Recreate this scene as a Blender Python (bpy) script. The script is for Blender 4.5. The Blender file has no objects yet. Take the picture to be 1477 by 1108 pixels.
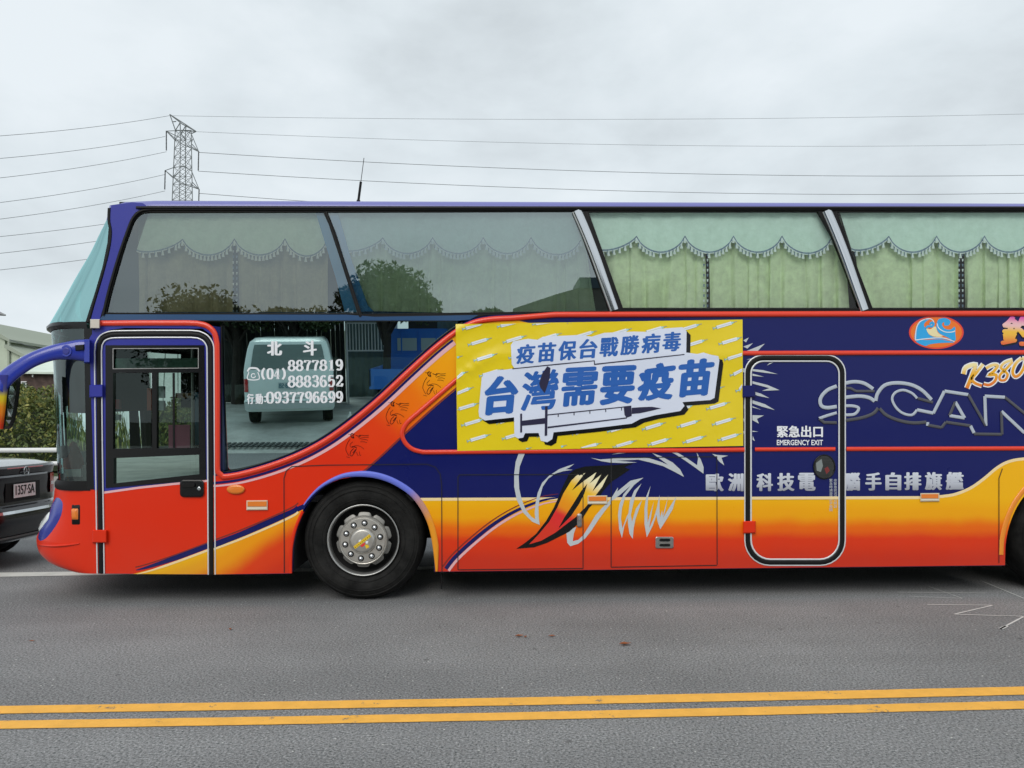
import bpy, bmesh, math, random
import numpy as np
from mathutils import Vector, Matrix
from mathutils.geometry import tessellate_polygon
from mathutils.bvhtree import BVHTree
random.seed(7); rng = np.random.default_rng(7)
R = math.radians
S = bpy.context.scene; C = S.collection

# ---------------------------------------------------------------- camera
F, CX, CY, H, D = 1067.0, 738.5, 606.0, 1.55, 6.35
YAW, ROLL = R(1.5), R(-0.25)
cam = bpy.data.objects.new('camera', bpy.data.cameras.new('camera')); C.objects.link(cam)
cam.data.lens = 36 * F / 1477; cam.data.sensor_width = 36; cam.data.shift_y = (CY - 554) / 1477
cam.data.clip_start = 0.05; cam.data.clip_end = 3000
RM = Matrix.Rotation(-YAW, 3, 'Z') @ Matrix.Rotation(R(90), 3, 'X') @ Matrix.Rotation(ROLL, 3, 'Z')
CAM = Vector((0, 0, H))
cam.matrix_world = Matrix.Translation(CAM) @ RM.to_4x4()
S.camera = cam

# ---------------------------------------------------------------- world, sun, exposure
w = bpy.data.worlds.new('World'); S.world = w; w.use_nodes = True
nt = w.node_tree; N = nt.nodes; L = nt.links; N.clear()
SUN_EL, SUN_AZ = 40, 200        # degrees; the veiled sun stands behind the photographer
out = N.new('ShaderNodeOutputWorld'); bg = N.new('ShaderNodeBackground')
sky = N.new('ShaderNodeTexSky'); sky.sky_type = 'NISHITA'; sky.sun_disc = False
sky.sun_elevation = R(SUN_EL); sky.sun_rotation = R(SUN_AZ)
bgs = N.new('ShaderNodeBackground'); bgs.inputs[1].default_value = 0.10
L.new(sky.outputs[0], bgs.inputs[0])
tc = N.new('ShaderNodeTexCoord'); 
n1 = N.new('ShaderNodeTexNoise'); n1.inputs['Scale'].default_value = 2.8; n1.inputs['Detail'].default_value = 9; n1.inputs['Roughness'].default_value = 0.54; n1.inputs['Distortion'].default_value = 0.12
mpw = N.new('ShaderNodeMapping'); mpw.inputs['Scale'].default_value = (1, 1, 2.1); L.new(tc.outputs['Generated'], mpw.inputs[0])
L.new(mpw.outputs[0], n1.inputs['Vector'])
rp = N.new('ShaderNodeValToRGB'); L.new(n1.outputs[0], rp.inputs[0])
rp.color_ramp.elements[0].position = 0.34; rp.color_ramp.elements[0].color = (0.55, 0.60, 0.63, 1)
rp.color_ramp.elements[1].position = 0.62; rp.color_ramp.elements[1].color = (0.73, 0.785, 0.82, 1)
e = rp.color_ramp.elements.new(0.48); e.color = (0.65, 0.71, 0.745, 1)
bg.inputs[1].default_value = 1.0; L.new(rp.outputs[0], bg.inputs[0])
mx = N.new('ShaderNodeMixShader'); mx.inputs[0].default_value = 0.95
L.new(bgs.outputs[0], mx.inputs[1]); L.new(bg.outputs[0], mx.inputs[2]); L.new(mx.outputs[0], out.inputs[0])
sl = bpy.data.lights.new('sun', 'SUN'); sl.energy = 1.5; sl.angle = R(40); sl.color = (1, 0.96, 0.9)
sun = bpy.data.objects.new('sun', sl); C.objects.link(sun)
az, el = R(SUN_AZ), R(SUN_EL)
sdir = Vector((math.sin(az) * math.cos(el), math.cos(az) * math.cos(el), math.sin(el)))
sun.rotation_euler = sdir.to_track_quat('Z', 'Y').to_euler()
S.view_settings.view_transform = 'Standard'; S.view_settings.look = 'None'
S.view_settings.exposure = 0.22; S.view_settings.gamma = 1; S.view_settings.use_curve_mapping = False
S.cycles.max_bounces = 8; S.cycles.transparent_max_bounces = 24; S.cycles.glossy_bounces = 4

# ---------------------------------------------------------------- helpers
def ray(px, py):
    return RM @ Vector(((px - CX) / F, (CY - py) / F, -1))
def W(px, py, Y):                      # the point at depth Y seen in that place
    d = ray(px, py); return CAM + d * (Y / d.y)
def P(px, py, off=0.0):                # point on the bus side, off = metres proud of it
    if callable(off): off = off(px, py)
    return W(px, py, D - off)
def G(px, py, z=0.0):                  # point on the ground
    d = ray(px, py); return CAM + d * ((z - H) / d.z)
def Z(x0, y0, s, pts): return [(x0 + x * s, y0 + y * s) for x, y in pts]

def sm(pts, n=6, closed=False):        # Catmull-Rom
    o = []; m = len(pts)
    rngi = range(m) if closed else range(m - 1)
    for i in rngi:
        g = lambda k: pts[k % m] if closed else pts[min(max(k, 0), m - 1)]
        p0, p1, p2, p3 = g(i - 1), g(i), g(i + 1), g(i + 2)
        for k in range(n):
            t = k / n
            o.append(tuple(0.5 * (2 * p1[a] + (p2[a] - p0[a]) * t + (2 * p0[a] - 5 * p1[a] + 4 * p2[a] - p3[a]) * t * t + (3 * p1[a] - p0[a] - 3 * p2[a] + p3[a]) * t ** 3) for a in range(len(p1))))
    if not closed: o.append(tuple(pts[-1]))
    return o
def rr(x0, y0, x1, y1, r, n=6, rb=None):
    rb = r if rb is None else rb; o = []
    for cx, cy, a0, q in ((x1 - r, y0 + r, -90, r), (x1 - rb, y1 - rb, 0, rb), (x0 + rb, y1 - rb, 90, rb), (x0 + r, y0 + r, 180, r)):
        for k in range(n + 1):
            a = R(a0 + 90 * k / n); o.append((cx + q * math.cos(a), cy + q * math.sin(a)))
    return o
def circ(cx, cy, r, n=32, ry=None):
    ry = ry or r
    return [(cx + r * math.cos(2 * math.pi * k / n), cy + ry * math.sin(2 * math.pi * k / n)) for k in range(n)]

# materials
MATS = {}
def lin(c):
    if isinstance(c, str):
        c = [int(c[i:i + 2], 16) / 255 for i in (0, 2, 4)]
        c = [x / 12.92 if x <= .04045 else ((x + .055) / 1.055) ** 2.4 for x in c]
    return (*c[:3], 1)
def mat(name, col, rough=0.5, metal=0, coat=0, bump=0, bscale=40, var=0, vscale=6, spec=0.5, emit=0):
    if name in MATS: return MATS[name]
    m = bpy.data.materials.new(name); m.use_nodes = True; MATS[name] = m
    n = m.node_tree.nodes; l = m.node_tree.links; b = n['Principled BSDF']
    b.inputs['Base Color'].default_value = lin(col); b.inputs['Roughness'].default_value = rough
    b.inputs['Metallic'].default_value = metal; b.inputs['Coat Weight'].default_value = coat; b.inputs['Coat Roughness'].default_value = 0.08
    b.inputs['Specular IOR Level'].default_value = spec
    if emit: b.inputs['Emission Color'].default_value = lin(col); b.inputs['Emission Strength'].default_value = emit
    if bump or var:
        t = n.new('ShaderNodeTexCoord')
    if var:
        x = n.new('ShaderNodeTexNoise'); x.inputs['Scale'].default_value = vscale; x.inputs['Detail'].default_value = 6; x.inputs['Roughness'].default_value = 0.65; l.new(t.outputs['Object'], x.inputs['Vector'])
        r = n.new('ShaderNodeValToRGB'); r.color_ramp.elements[0].position = .3; r.color_ramp.elements[1].position = .72
        c = lin(col); r.color_ramp.elements[0].color = tuple(max(0, v * (1 - var)) for v in c[:3]) + (1,)
        r.color_ramp.elements[1].color = tuple(min(1, v * (1 + var) + .004 * (var > 0)) for v in c[:3]) + (1,)
        l.new(x.outputs[0], r.inputs[0]); l.new(r.outputs[0], b.inputs['Base Color'])
    if bump:
        x = n.new('ShaderNodeTexNoise'); x.inputs['Scale'].default_value = bscale; x.inputs['Detail'].default_value = 4; l.new(t.outputs['Object'], x.inputs['Vector'])
        u = n.new('ShaderNodeBump'); u.inputs['Strength'].default_value = bump; u.inputs['Distance'].default_value = 0.01; l.new(x.outputs[0], u.inputs['Height']); l.new(u.outputs[0], b.inputs['Normal'])
    return m
def dirt(m):                           # road film low down on the bus sides and light orange peel in the paint
    n = m.node_tree.nodes; l = m.node_tree.links; b = n['Principled BSDF']
    t = n.new('ShaderNodeTexCoord'); s = n.new('ShaderNodeSeparateXYZ'); l.new(t.outputs['Object'], s.inputs[0])
    x = n.new('ShaderNodeTexNoise'); x.inputs['Scale'].default_value = 2.2; x.inputs['Detail'].default_value = 7; x.inputs['Roughness'].default_value = .7; l.new(t.outputs['Object'], x.inputs['Vector'])
    mr = n.new('ShaderNodeMapRange'); l.new(s.outputs[2], mr.inputs['Value']); mr.inputs['From Min'].default_value = .2; mr.inputs['From Max'].default_value = .75; mr.inputs['To Min'].default_value = .16; mr.inputs['To Max'].default_value = .012
    mu = n.new('ShaderNodeMath'); mu.operation = 'MULTIPLY'; l.new(mr.outputs[0], mu.inputs[0]); l.new(x.outputs[0], mu.inputs[1])
    mi = n.new('ShaderNodeMix'); mi.data_type = 'RGBA'; l.new(mu.outputs[0], mi.inputs[0])
    src = b.inputs['Base Color']
    if src.is_linked: l.new(src.links[0].from_socket, mi.inputs[6])
    else: mi.inputs[6].default_value = src.default_value
    mi.inputs[7].default_value = (.16, .14, .12, 1)
    l.new(mi.outputs[2], src)
    r2 = n.new('ShaderNodeMapRange'); l.new(x.outputs[0], r2.inputs['Value']); r2.inputs['To Min'].default_value = .2; r2.inputs['To Max'].default_value = .42; l.new(r2.outputs[0], b.inputs['Roughness'])
    y = n.new('ShaderNodeTexNoise'); y.inputs['Scale'].default_value = 1.6; y.inputs['Detail'].default_value = 2; l.new(t.outputs['Object'], y.inputs['Vector'])
    u = n.new('ShaderNodeBump'); u.inputs['Strength'].default_value = .25; u.inputs['Distance'].default_value = 0.02; l.new(y.outputs[0], u.inputs['Height']); l.new(u.outputs[0], b.inputs['Normal'])
    return m
def grad(name, p0, p1, stops, rough=.32, coat=.08, off=0, dirty=True):
    """paint airbrushed from one colour to another between two places of the panel"""
    m = mat(name, stops[0][1], rough, coat=coat); n = m.node_tree.nodes; l = m.node_tree.links; b = n['Principled BSDF']; b.inputs['Specular IOR Level'].default_value = .25
    a = P(*p0, off); c = P(*p1, off); v = c - a; L2 = v.length_squared
    t = n.new('ShaderNodeTexCoord')
    nz = n.new('ShaderNodeTexNoise'); nz.inputs['Scale'].default_value = 3.0; nz.inputs['Detail'].default_value = 3; l.new(t.outputs['Object'], nz.inputs['Vector'])
    d = n.new('ShaderNodeVectorMath'); d.operation = 'DOT_PRODUCT'; l.new(t.outputs['Object'], d.inputs[0]); d.inputs[1].default_value = v / L2
    s = n.new('ShaderNodeMath'); s.operation = 'SUBTRACT'; l.new(d.outputs['Value'], s.inputs[0]); s.inputs[1].default_value = a.dot(v) / L2
    k = n.new('ShaderNodeMath'); k.operation = 'MULTIPLY_ADD'; l.new(nz.outputs[0], k.inputs[0]); k.inputs[1].default_value = .12; l.new(s.outputs[0], k.inputs[2])
    k2 = n.new('ShaderNodeMath'); k2.operation = 'SUBTRACT'; l.new(k.outputs[0], k2.inputs[0]); k2.inputs[1].default_value = .06
    r = n.new('ShaderNodeValToRGB'); l.new(k2.outputs[0], r.inputs[0]); cr = r.color_ramp; cr.interpolation = 'EASE'
    cr.elements[0].position = stops[0][0]; cr.elements[0].color = lin(stops[0][1]); cr.elements[1].position = stops[-1][0]; cr.elements[1].color = lin(stops[-1][1])
    for q, cc in stops[1:-1]: e = cr.elements.new(q); e.color = lin(cc)
    l.new(r.outputs[0], b.inputs['Base Color'])
    if dirty: dirt(m)
    return m
def glass(name, tint, refl, trans=1.0, rough=0.0, rcol=(1, 1, 1)):
    m = bpy.data.materials.new(name); m.use_nodes = True; n = m.node_tree.nodes; l = m.node_tree.links; n.clear(); MATS[name] = m
    o = n.new('ShaderNodeOutputMaterial'); t = n.new('ShaderNodeBsdfTransparent'); t.inputs[0].default_value = (*[c * trans for c in tint], 1)
    g = n.new('ShaderNodeBsdfGlossy'); g.inputs['Roughness'].default_value = rough; g.inputs[0].default_value = (*rcol, 1)
    f = n.new('ShaderNodeFresnel'); f.inputs[0].default_value = 1.5
    mr = n.new('ShaderNodeMapRange'); l.new(f.outputs[0], mr.inputs['Value']); mr.inputs['From Min'].default_value = .04; mr.inputs['To Min'].default_value = refl; mr.inputs['To Max'].default_value = 1
    x = n.new('ShaderNodeMixShader'); l.new(mr.outputs[0], x.inputs[0]); l.new(t.outputs[0], x.inputs[1]); l.new(g.outputs[0], x.inputs[2]); l.new(x.outputs[0], o.inputs[0])
    return m

# objects
def mesh(name, vs, fs, m=None, parent=None, smooth=False, kind=None, label=None, mi=None):
    me = bpy.data.meshes.new(name); me.from_pydata([tuple(v) for v in vs], [], fs); me.update()
    if m:
        for q in (m if isinstance(m, (list, tuple)) else [m]): me.materials.append(q)
    if mi is not None: me.polygons.foreach_set('material_index', mi)
    if smooth is True: me.polygons.foreach_set('use_smooth', [True] * len(me.polygons))
    elif smooth: me.set_sharp_from_angle(angle=R(smooth)); 
    o = bpy.data.objects.new(name, me); C.objects.link(o)
    if parent is not None: child(o, parent)
    if kind: o['kind'] = kind
    if label: o['label'] = label
    return o
def child(o, p):
    o.parent = p; o.matrix_parent_inverse = world_of(p).inverted()
def world_of(p):
    m = Matrix.LocRotScale(p.location, p.rotation_euler, p.scale)
    return m if p.parent is None else world_of(p.parent) @ p.matrix_parent_inverse @ m
def thing(name, label, cat, loc=(0, 0, 0), rz=0, group=None):
    o = bpy.data.objects.new(name, None); C.objects.link(o); o.location = loc; o.rotation_euler = (0, 0, rz); o.empty_display_size = .2
    o['label'] = label; o['category'] = cat
    if group: o['group'] = group
    return o
def tag(o, label, cat, group=None):
    o['label'] = label; o['category'] = cat
    if group: o['group'] = group
    return o
def local(o, p): o.parent = p; return o

class MB:                              # collects geometry for one mesh object
    def __init__(s): s.v = []; s.f = []; s.m = []
    def add(s, v, f, mi=0):
        b = len(s.v); s.v += [tuple(x) for x in v]; s.f += [tuple(i + b for i in q) for q in f]; s.m += [mi] * len(f); return s
    def box(s, a, b, mi=0, M=None):
        x0, y0, z0 = a; x1, y1, z1 = b
        v = [Vector(q) for q in ((x0, y0, z0), (x1, y0, z0), (x1, y1, z0), (x0, y1, z0), (x0, y0, z1), (x1, y0, z1), (x1, y1, z1), (x0, y1, z1))]
        if M: v = [M @ q for q in v]
        return s.add(v, [(0, 3, 2, 1), (4, 5, 6, 7), (0, 1, 5, 4), (1, 2, 6, 5), (2, 3, 7, 6), (3, 0, 4, 7)], mi)
    def tube(s, pts, r, n=8, mi=0, cap=True):
        pts = [Vector(p) for p in pts]; rs = r if isinstance(r, (list, tuple)) else [r] * len(pts); vs = []; fs = []
        up = None
        for i, p in enumerate(pts):
            d = (pts[min(i + 1, len(pts) - 1)] - pts[max(i - 1, 0)]).normalized()
            if up is None: up = Vector((0, 0, 1)) if abs(d.z) < .9 else Vector((1, 0, 0))
            a = d.cross(up).normalized(); b = a.cross(d).normalized(); up = b
            for k in range(n):
                t = 2 * math.pi * k / n; vs.append(p + (a * math.cos(t) + b * math.sin(t)) * rs[i])
        for i in range(len(pts) - 1):
            for k in range(n): fs.append((i * n + k, i * n + (k + 1) % n, (i + 1) * n + (k + 1) % n, (i + 1) * n + k))
        if cap: fs += [tuple(range(n))[::-1], tuple(range((len(pts) - 1) * n, len(pts) * n))]
        return s.add(vs, fs, mi)
    def lathe(s, prof, n=48, c=(0, 0, 0), ax='y', mi=0, ang=360):  # prof = (radius, along)
        vs = []; m = len(prof)
        for k in range(n):
            t = R(ang) * k / n
            for r_, a_ in prof:
                if ax == 'y': vs.append((c[0] + r_ * math.cos(t), c[1] + a_, c[2] + r_ * math.sin(t)))
                elif ax == 'x': vs.append((c[0] + a_, c[1] + r_ * math.cos(t), c[2] + r_ * math.sin(t)))
                else: vs.append((c[0] + r_ * math.cos(t), c[1] + r_ * math.sin(t), c[2] + a_))
        fs = [(k * m + j, k * m + j + 1, ((k + 1) % n) * m + j + 1, ((k + 1) % n) * m + j) for k in range(n) for j in range(m - 1)]
        return s.add(vs, fs, mi)
    def sheet(s, pts, off, mi=0, thick=0, holes=(), Y=None):
        if callable(off) and not thick and Y is None and getattr(off, 'curved', False):
            loops = [Vector((x, y, 0)) for x, y in pts]; st_ = [tuple(loops[i] for i in t) for t in tessellate_polygon([loops])]; vs = []; fs = []
            while st_:
                a, b, c = st_.pop(); e_ = [(a - b).length, (b - c).length, (c - a).length]; m = max(e_)
                if m > 11:
                    if e_[0] == m: q = (a + b) / 2; st_ += [(a, q, c), (q, b, c)]
                    elif e_[1] == m: q = (b + c) / 2; st_ += [(a, b, q), (a, q, c)]
                    else: q = (c + a) / 2; st_ += [(a, b, q), (q, b, c)]
                else:
                    k = len(vs); vs += [P(v.x, v.y, off) for v in (a, b, c)]; fs.append((k, k + 1, k + 2))
            return s.add(vs, fs, mi)       # flat polygon traced on the bus side
        loops = [list(pts)] + [list(h) for h in holes]
        tri = tessellate_polygon([[Vector((x, y, 0)) for x, y in l] for l in loops])
        flat = [p for l in loops for p in l]
        fn = (lambda p, o: P(p[0], p[1], o)) if Y is None else (lambda p, o: W(p[0], p[1], Y - o))
        o1 = off
        vs = [fn(p, o1) for p in flat]; fs = []
        for t in tri:
            a, b, c = [Vector(flat[i]) for i in t]
            cr = (b - a).x * (c - a).y - (b - a).y * (c - a).x
            if abs(cr) < 1e-9: continue
            fs.append(tuple(t) if cr < 0 else tuple(t)[::-1])
        if thick:
            nf = len(flat)
            vs += [Vector((v.x, v.y + thick, v.z)) for v in vs]
            fs += [tuple(i + nf for i in q)[::-1] for q in fs]
            b = 0
            for l in loops:
                k = len(l); ar = sum(l[i][0] * l[(i + 1) % k][1] - l[(i + 1) % k][0] * l[i][1] for i in range(k))
                for i in range(k):
                    q = (b + i, b + (i + 1) % k, b + nf + (i + 1) % k, b + nf + i)
                    fs.append(q if True else q[::-1])
                b += k
        return s.add(vs, fs, mi)
    def band(s, pts, wd, off, mi=0, h=0, closed=False, Y=None):    # stripe, or half-round moulding when h > 0
        n = len(pts); ws = [wd(i / (n - 1)) for i in range(n)] if callable(wd) else (wd if isinstance(wd, (list, tuple)) else [wd] * n)
        prof = [(-1, 0), (-.85, .6), (-.4, .95), (.4, .95), (.85, .6), (1, 0)] if h else [(-1, 0), (1, 0)]
        m = len(prof); vs = []
        for i in range(n):
            a = Vector(pts[(i - 1) % n] if closed or i else pts[0]); b = Vector(pts[i]); c = Vector(pts[(i + 1) % n] if closed or i < n - 1 else pts[-1])
            d1 = (b - a).normalized() if (b - a).length > 1e-6 else (c - b).normalized(); d2 = (c - b).normalized() if (c - b).length > 1e-6 else d1
            t = (d1 + d2).normalized() if (d1 + d2).length > .1 else d1
            nn = Vector((-t.y, t.x)); k = 1 / max(.45, nn.dot(Vector((-d1.y, d1.x))))
            for u, hh in prof:
                q = b + nn * (u * ws[i] / 2 * k); oo = off(q.x, q.y) if callable(off) else off
                vs.append(W(q.x, q.y, (D if Y is None else Y) - oo - hh * h))
        fs = []
        for i in range(n if closed else n - 1):
            j = (i + 1) % n
            for u in range(m - 1): fs.append((i * m + u, i * m + u + 1, j * m + u + 1, j * m + u))
        return s.add(vs, fs, mi)
    def plate(s, pts, o0, o1, ch=2.0, mi=0):                       # convex block standing from o0 to o1 with a chamfered face
        cx = sum(p[0] for p in pts) / len(pts); cy = sum(p[1] for p in pts) / len(pts); n = len(pts)
        def shr(c_): 
            r = []
            for x, y in pts:
                d = math.hypot(x - cx, y - cy) or 1; r.append((x - (x - cx) / d * c_, y - (y - cy) / d * c_))
            return r
        vs = [P(x, y, o0) for x, y in pts] + [P(x, y, o1 - (o1 - o0) * .25) for x, y in pts] + [P(x, y, o1) for x, y in shr(ch)]
        fs = [tuple(2 * n + i for i in range(n))]
        for l in (0, 1):
            for i in range(n): fs.append((l * n + i, l * n + (i + 1) % n, (l + 1) * n + (i + 1) % n, (l + 1) * n + i))
        return s.add(vs, fs, mi)
    def text(s, body, quad, off, bold=(0, 0), mi=0, fit=True):     # lettering fitted into a four-cornered place (TL, TR, BR, BL)
        cu = bpy.data.curves.new('t', 'FONT'); cu.body = body; cu.size = 1; cu.resolution_u = 3
        to = bpy.data.objects.new('t', cu); C.objects.link(to)
        me = bpy.data.meshes.new_from_object(to.evaluated_get(bpy.context.evaluated_depsgraph_get()))
        co = [tuple(v.co[:2]) for v in me.vertices]; fc = [tuple(p.vertices) for p in me.polygons]
        bpy.data.objects.remove(to); bpy.data.curves.remove(cu); bpy.data.meshes.remove(me)
        x0 = min(c[0] for c in co); x1 = max(c[0] for c in co); y0 = min(c[1] for c in co); y1 = max(c[1] for c in co)
        bx, by = bold; x0 -= bx; x1 += bx; y0 -= by; y1 += by
        sh = [(0, 0)] if not (bx or by) else [(bx * math.cos(a), by * math.sin(a)) for a in [k * math.pi / 4 for k in range(8)]] + [(0, 0)]
        tl, tr, br, bl = [Vector(q) for q in quad]
        for k, (dx, dy) in enumerate(sh):
            vs = []
            for x, y in co:
                u = (x + dx - x0) / (x1 - x0); v = 1 - (y + dy - y0) / (y1 - y0)
                q = (tl * (1 - u) + tr * u) * (1 - v) + (bl * (1 - u) + br * u) * v
                oo = off(q.x, q.y) if callable(off) else off
                vs.append(P(q.x, q.y, oo + k * .00006))
            s.add(vs, fc, mi)
        return s
    def obj(s, name, m=None, parent=None, smooth=False, kind=None, label=None):
        return mesh(name, s.v, s.f, m, parent, smooth, kind, label, s.m if isinstance(m, (list, tuple)) else None)

def q4(x0, y0, x1, y1, sl=0, it=0):    # box quad; sl = rise over its width, it = lean
    return ((x0 + it, y0), (x1 + it, y0 - sl), (x1, y1 - sl), (x0, y1))

# broad-pen serif numerals (thick stems, thin bars)
DG = {
 '0': [[(.5, 0), (.18, .12), (.08, .5), (.18, .88), (.5, 1), (.82, .88), (.92, .5), (.82, .12), (.5, 0)]],
 '1': [[(.2, .16), (.5, .02)], [(.53, 0), (.53, 1)], [(.2, .98), (.86, .98)]],
 '2': [[(.16, .28), (.3, .06), (.6, .02), (.84, .16), (.8, .4), (.45, .66), (.12, .95)], [(.12, .95), (.88, .95), (.92, .72)]],
 '3': [[(.16, .2), (.3, .04), (.62, .02), (.82, .2), (.74, .4), (.46, .47), (.78, .56), (.86, .78), (.64, .98), (.3, .96), (.14, .8)]],
 '4': [[(.66, 1), (.66, 0)], [(.62, .03), (.07, .70)], [(.04, .72), (.96, .72)], [(.42, .98), (.9, .98)]],
 '5': [[(.84, .04), (.28, .04), (.22, .46), (.5, .36), (.82, .46), (.86, .76), (.62, .98), (.28, .96), (.14, .8)]],
 '6': [[(.8, .14), (.58, .02), (.26, .14), (.12, .55), (.24, .9), (.5, 1), (.8, .88), (.86, .66), (.7, .46), (.45, .42), (.2, .58)]],
 '7': [[(.12, .22), (.14, .05), (.9, .05)], [(.9, .05), (.56, .5), (.46, 1)]],
 '8': [[(.5, .47), (.22, .38), (.18, .16), (.5, .01), (.8, .16), (.76, .38), (.5, .47), (.16, .6), (.1, .82), (.5, 1), (.88, .82), (.84, .6), (.5, .47)]],
 '9': [[(.2, .86), (.42, .98), (.74, .86), (.88, .45), (.76, .1), (.5, 0), (.2, .12), (.14, .34), (.3, .54), (.55, .58), (.8, .42)]],
 '(': [[(.7, -.05), (.4, .2), (.32, .5), (.4, .8), (.7, 1.05)]], ')': [[(.3, -.05), (.6, .2), (.68, .5), (.6, .8), (.3, 1.05)]],
 ':': [[(.5, .3), (.5, .42)], [(.5, .75), (.5, .87)]],
}
def pen(mb, path, thick, thin, off, mi=0, Y=None):
    p = sm(path, 4) if len(path) > 3 else path
    if len(path) <= 3:
        q = []
        for a, b in zip(p, p[1:]): q += [(a[0] + (b[0] - a[0]) * k / 3, a[1] + (b[1] - a[1]) * k / 3) for k in range(3)]
        p = q + [p[-1]]
    if len(path) == 2 and abs(path[0][0] - path[1][0]) > 2 and abs(path[0][1] - path[1][1]) > 2: thick = thin
    ws = []
    for i in range(len(p)):
        a = p[max(i - 1, 0)]; b = p[min(i + 1, len(p) - 1)]; d = math.hypot(b[0] - a[0], b[1] - a[1]) or 1
        ws.append(thin + (thick - thin) * abs(b[1] - a[1]) / d)
    mb.band(p, ws, off, mi, Y=Y)
def numerals(mb, s, x0, y0, x1, y1, off, thick, thin, sl=0, mi=0):
    n = len(s); cw = (x1 - x0) / n
    for i, ch in enumerate(s):
        for st in DG.get(ch, []):
            pen(mb, [(x0 + cw * (i + .07 + .86 * u), y0 - sl * (i + u) / n + (y1 - y0) * v) for u, v in st], thick, thin, off + .0001 * (i % 2) if not callable(off) else off, mi)

# ---------------------------------------------------------------- materials
NAVY = dirt(mat('navy_paint', (.003, .007, .105), .3, coat=.16, spec=.22))
VIOL = dirt(mat('violet_blue_paint', (.024, .030, .29), .3, coat=.15, spec=.35))
RED = dirt(mat('orange_red_paint', (.70, .026, .003), .32, coat=.08, spec=.25))
REDM = mat('red_moulding', (.72, .040, .012), .3, coat=.25)
PINK = mat('pale_pink_paint', (.75, .42, .44), .35, coat=.3)
CREAM = mat('cream_paint', (.86, .66, .34), .35, coat=.3)
DKRED = mat('dark_red_line', (.22, .02, .012), .4)
SILV = mat('silver_paint', (.50, .54, .57), .35, coat=.3)
WHT = mat('white_vinyl', (.80, .82, .86), .45)
BLK = mat('black_rubber', (.005, .005, .0055), .5, spec=.25)
BLKG = mat('black_gloss_paint', (.004, .004, .005), .2, spec=.4)
CHR = mat('polished_chrome', (.62, .64, .66), .13, metal=1)
ALU = mat('brushed_aluminium', (.42, .41, .40), .36, metal=1, var=.15, vscale=30)
SEALW = mat('bright_seal_strip', (.74, .75, .77), .3, metal=.3)
TYRE = mat('tyre_rubber', (.009, .0088, .0083), .8, bump=.3, bscale=60, var=.85, vscale=7, spec=.25)
AMBER = mat('amber_lens', (.75, .20, .02), .25, coat=.5)
TEAL = glass('teal_tinted_glass', (.22, .62, .60), .55, rcol=(.55, .95, .95))
GUP = glass('front_side_glass', (.66, .68, .60), .19, rcol=(.85, .94, .97)); GUP2 = glass('second_side_glass', (.54, .61, .60), .28, rcol=(.85, .94, .95))
GRR = glass('rear_side_glass', (.94, 1.0, .97), .035)
GLOW = glass('coated_side_glass', (.05, .07, .065), .60, rcol=(.72, .95, .95))
GDOOR = glass('door_glass', (.50, .58, .53), .05, rcol=(.75, .9, .88)); GLP = glass('lower_door_glass', (.25, .3, .28), .38, rcol=(.72, .95, .88))
GWS = glass('windscreen_glass', (.62, .74, .70), .10, rcol=(.85, .97, .97))
CURT = mat('curtain_fabric', (.76, .86, .60), .9, bump=.6, bscale=26, var=.14, vscale=14, spec=.1)
VALN = mat('valance_fabric', (.78, .95, .86), .85, bump=.6, bscale=30, var=.08, vscale=12, spec=.1)
FRNG = mat('tassel_fringe', (.22, .30, .42), .9, var=.4, vscale=60)
FRNW = mat('fringe_white', (.85, .9, .92), .9)
DARK = mat('dark_interior', (.022, .022, .024), .8)
GRYI = mat('grey_interior_trim', (.10, .10, .105), .7)

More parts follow.
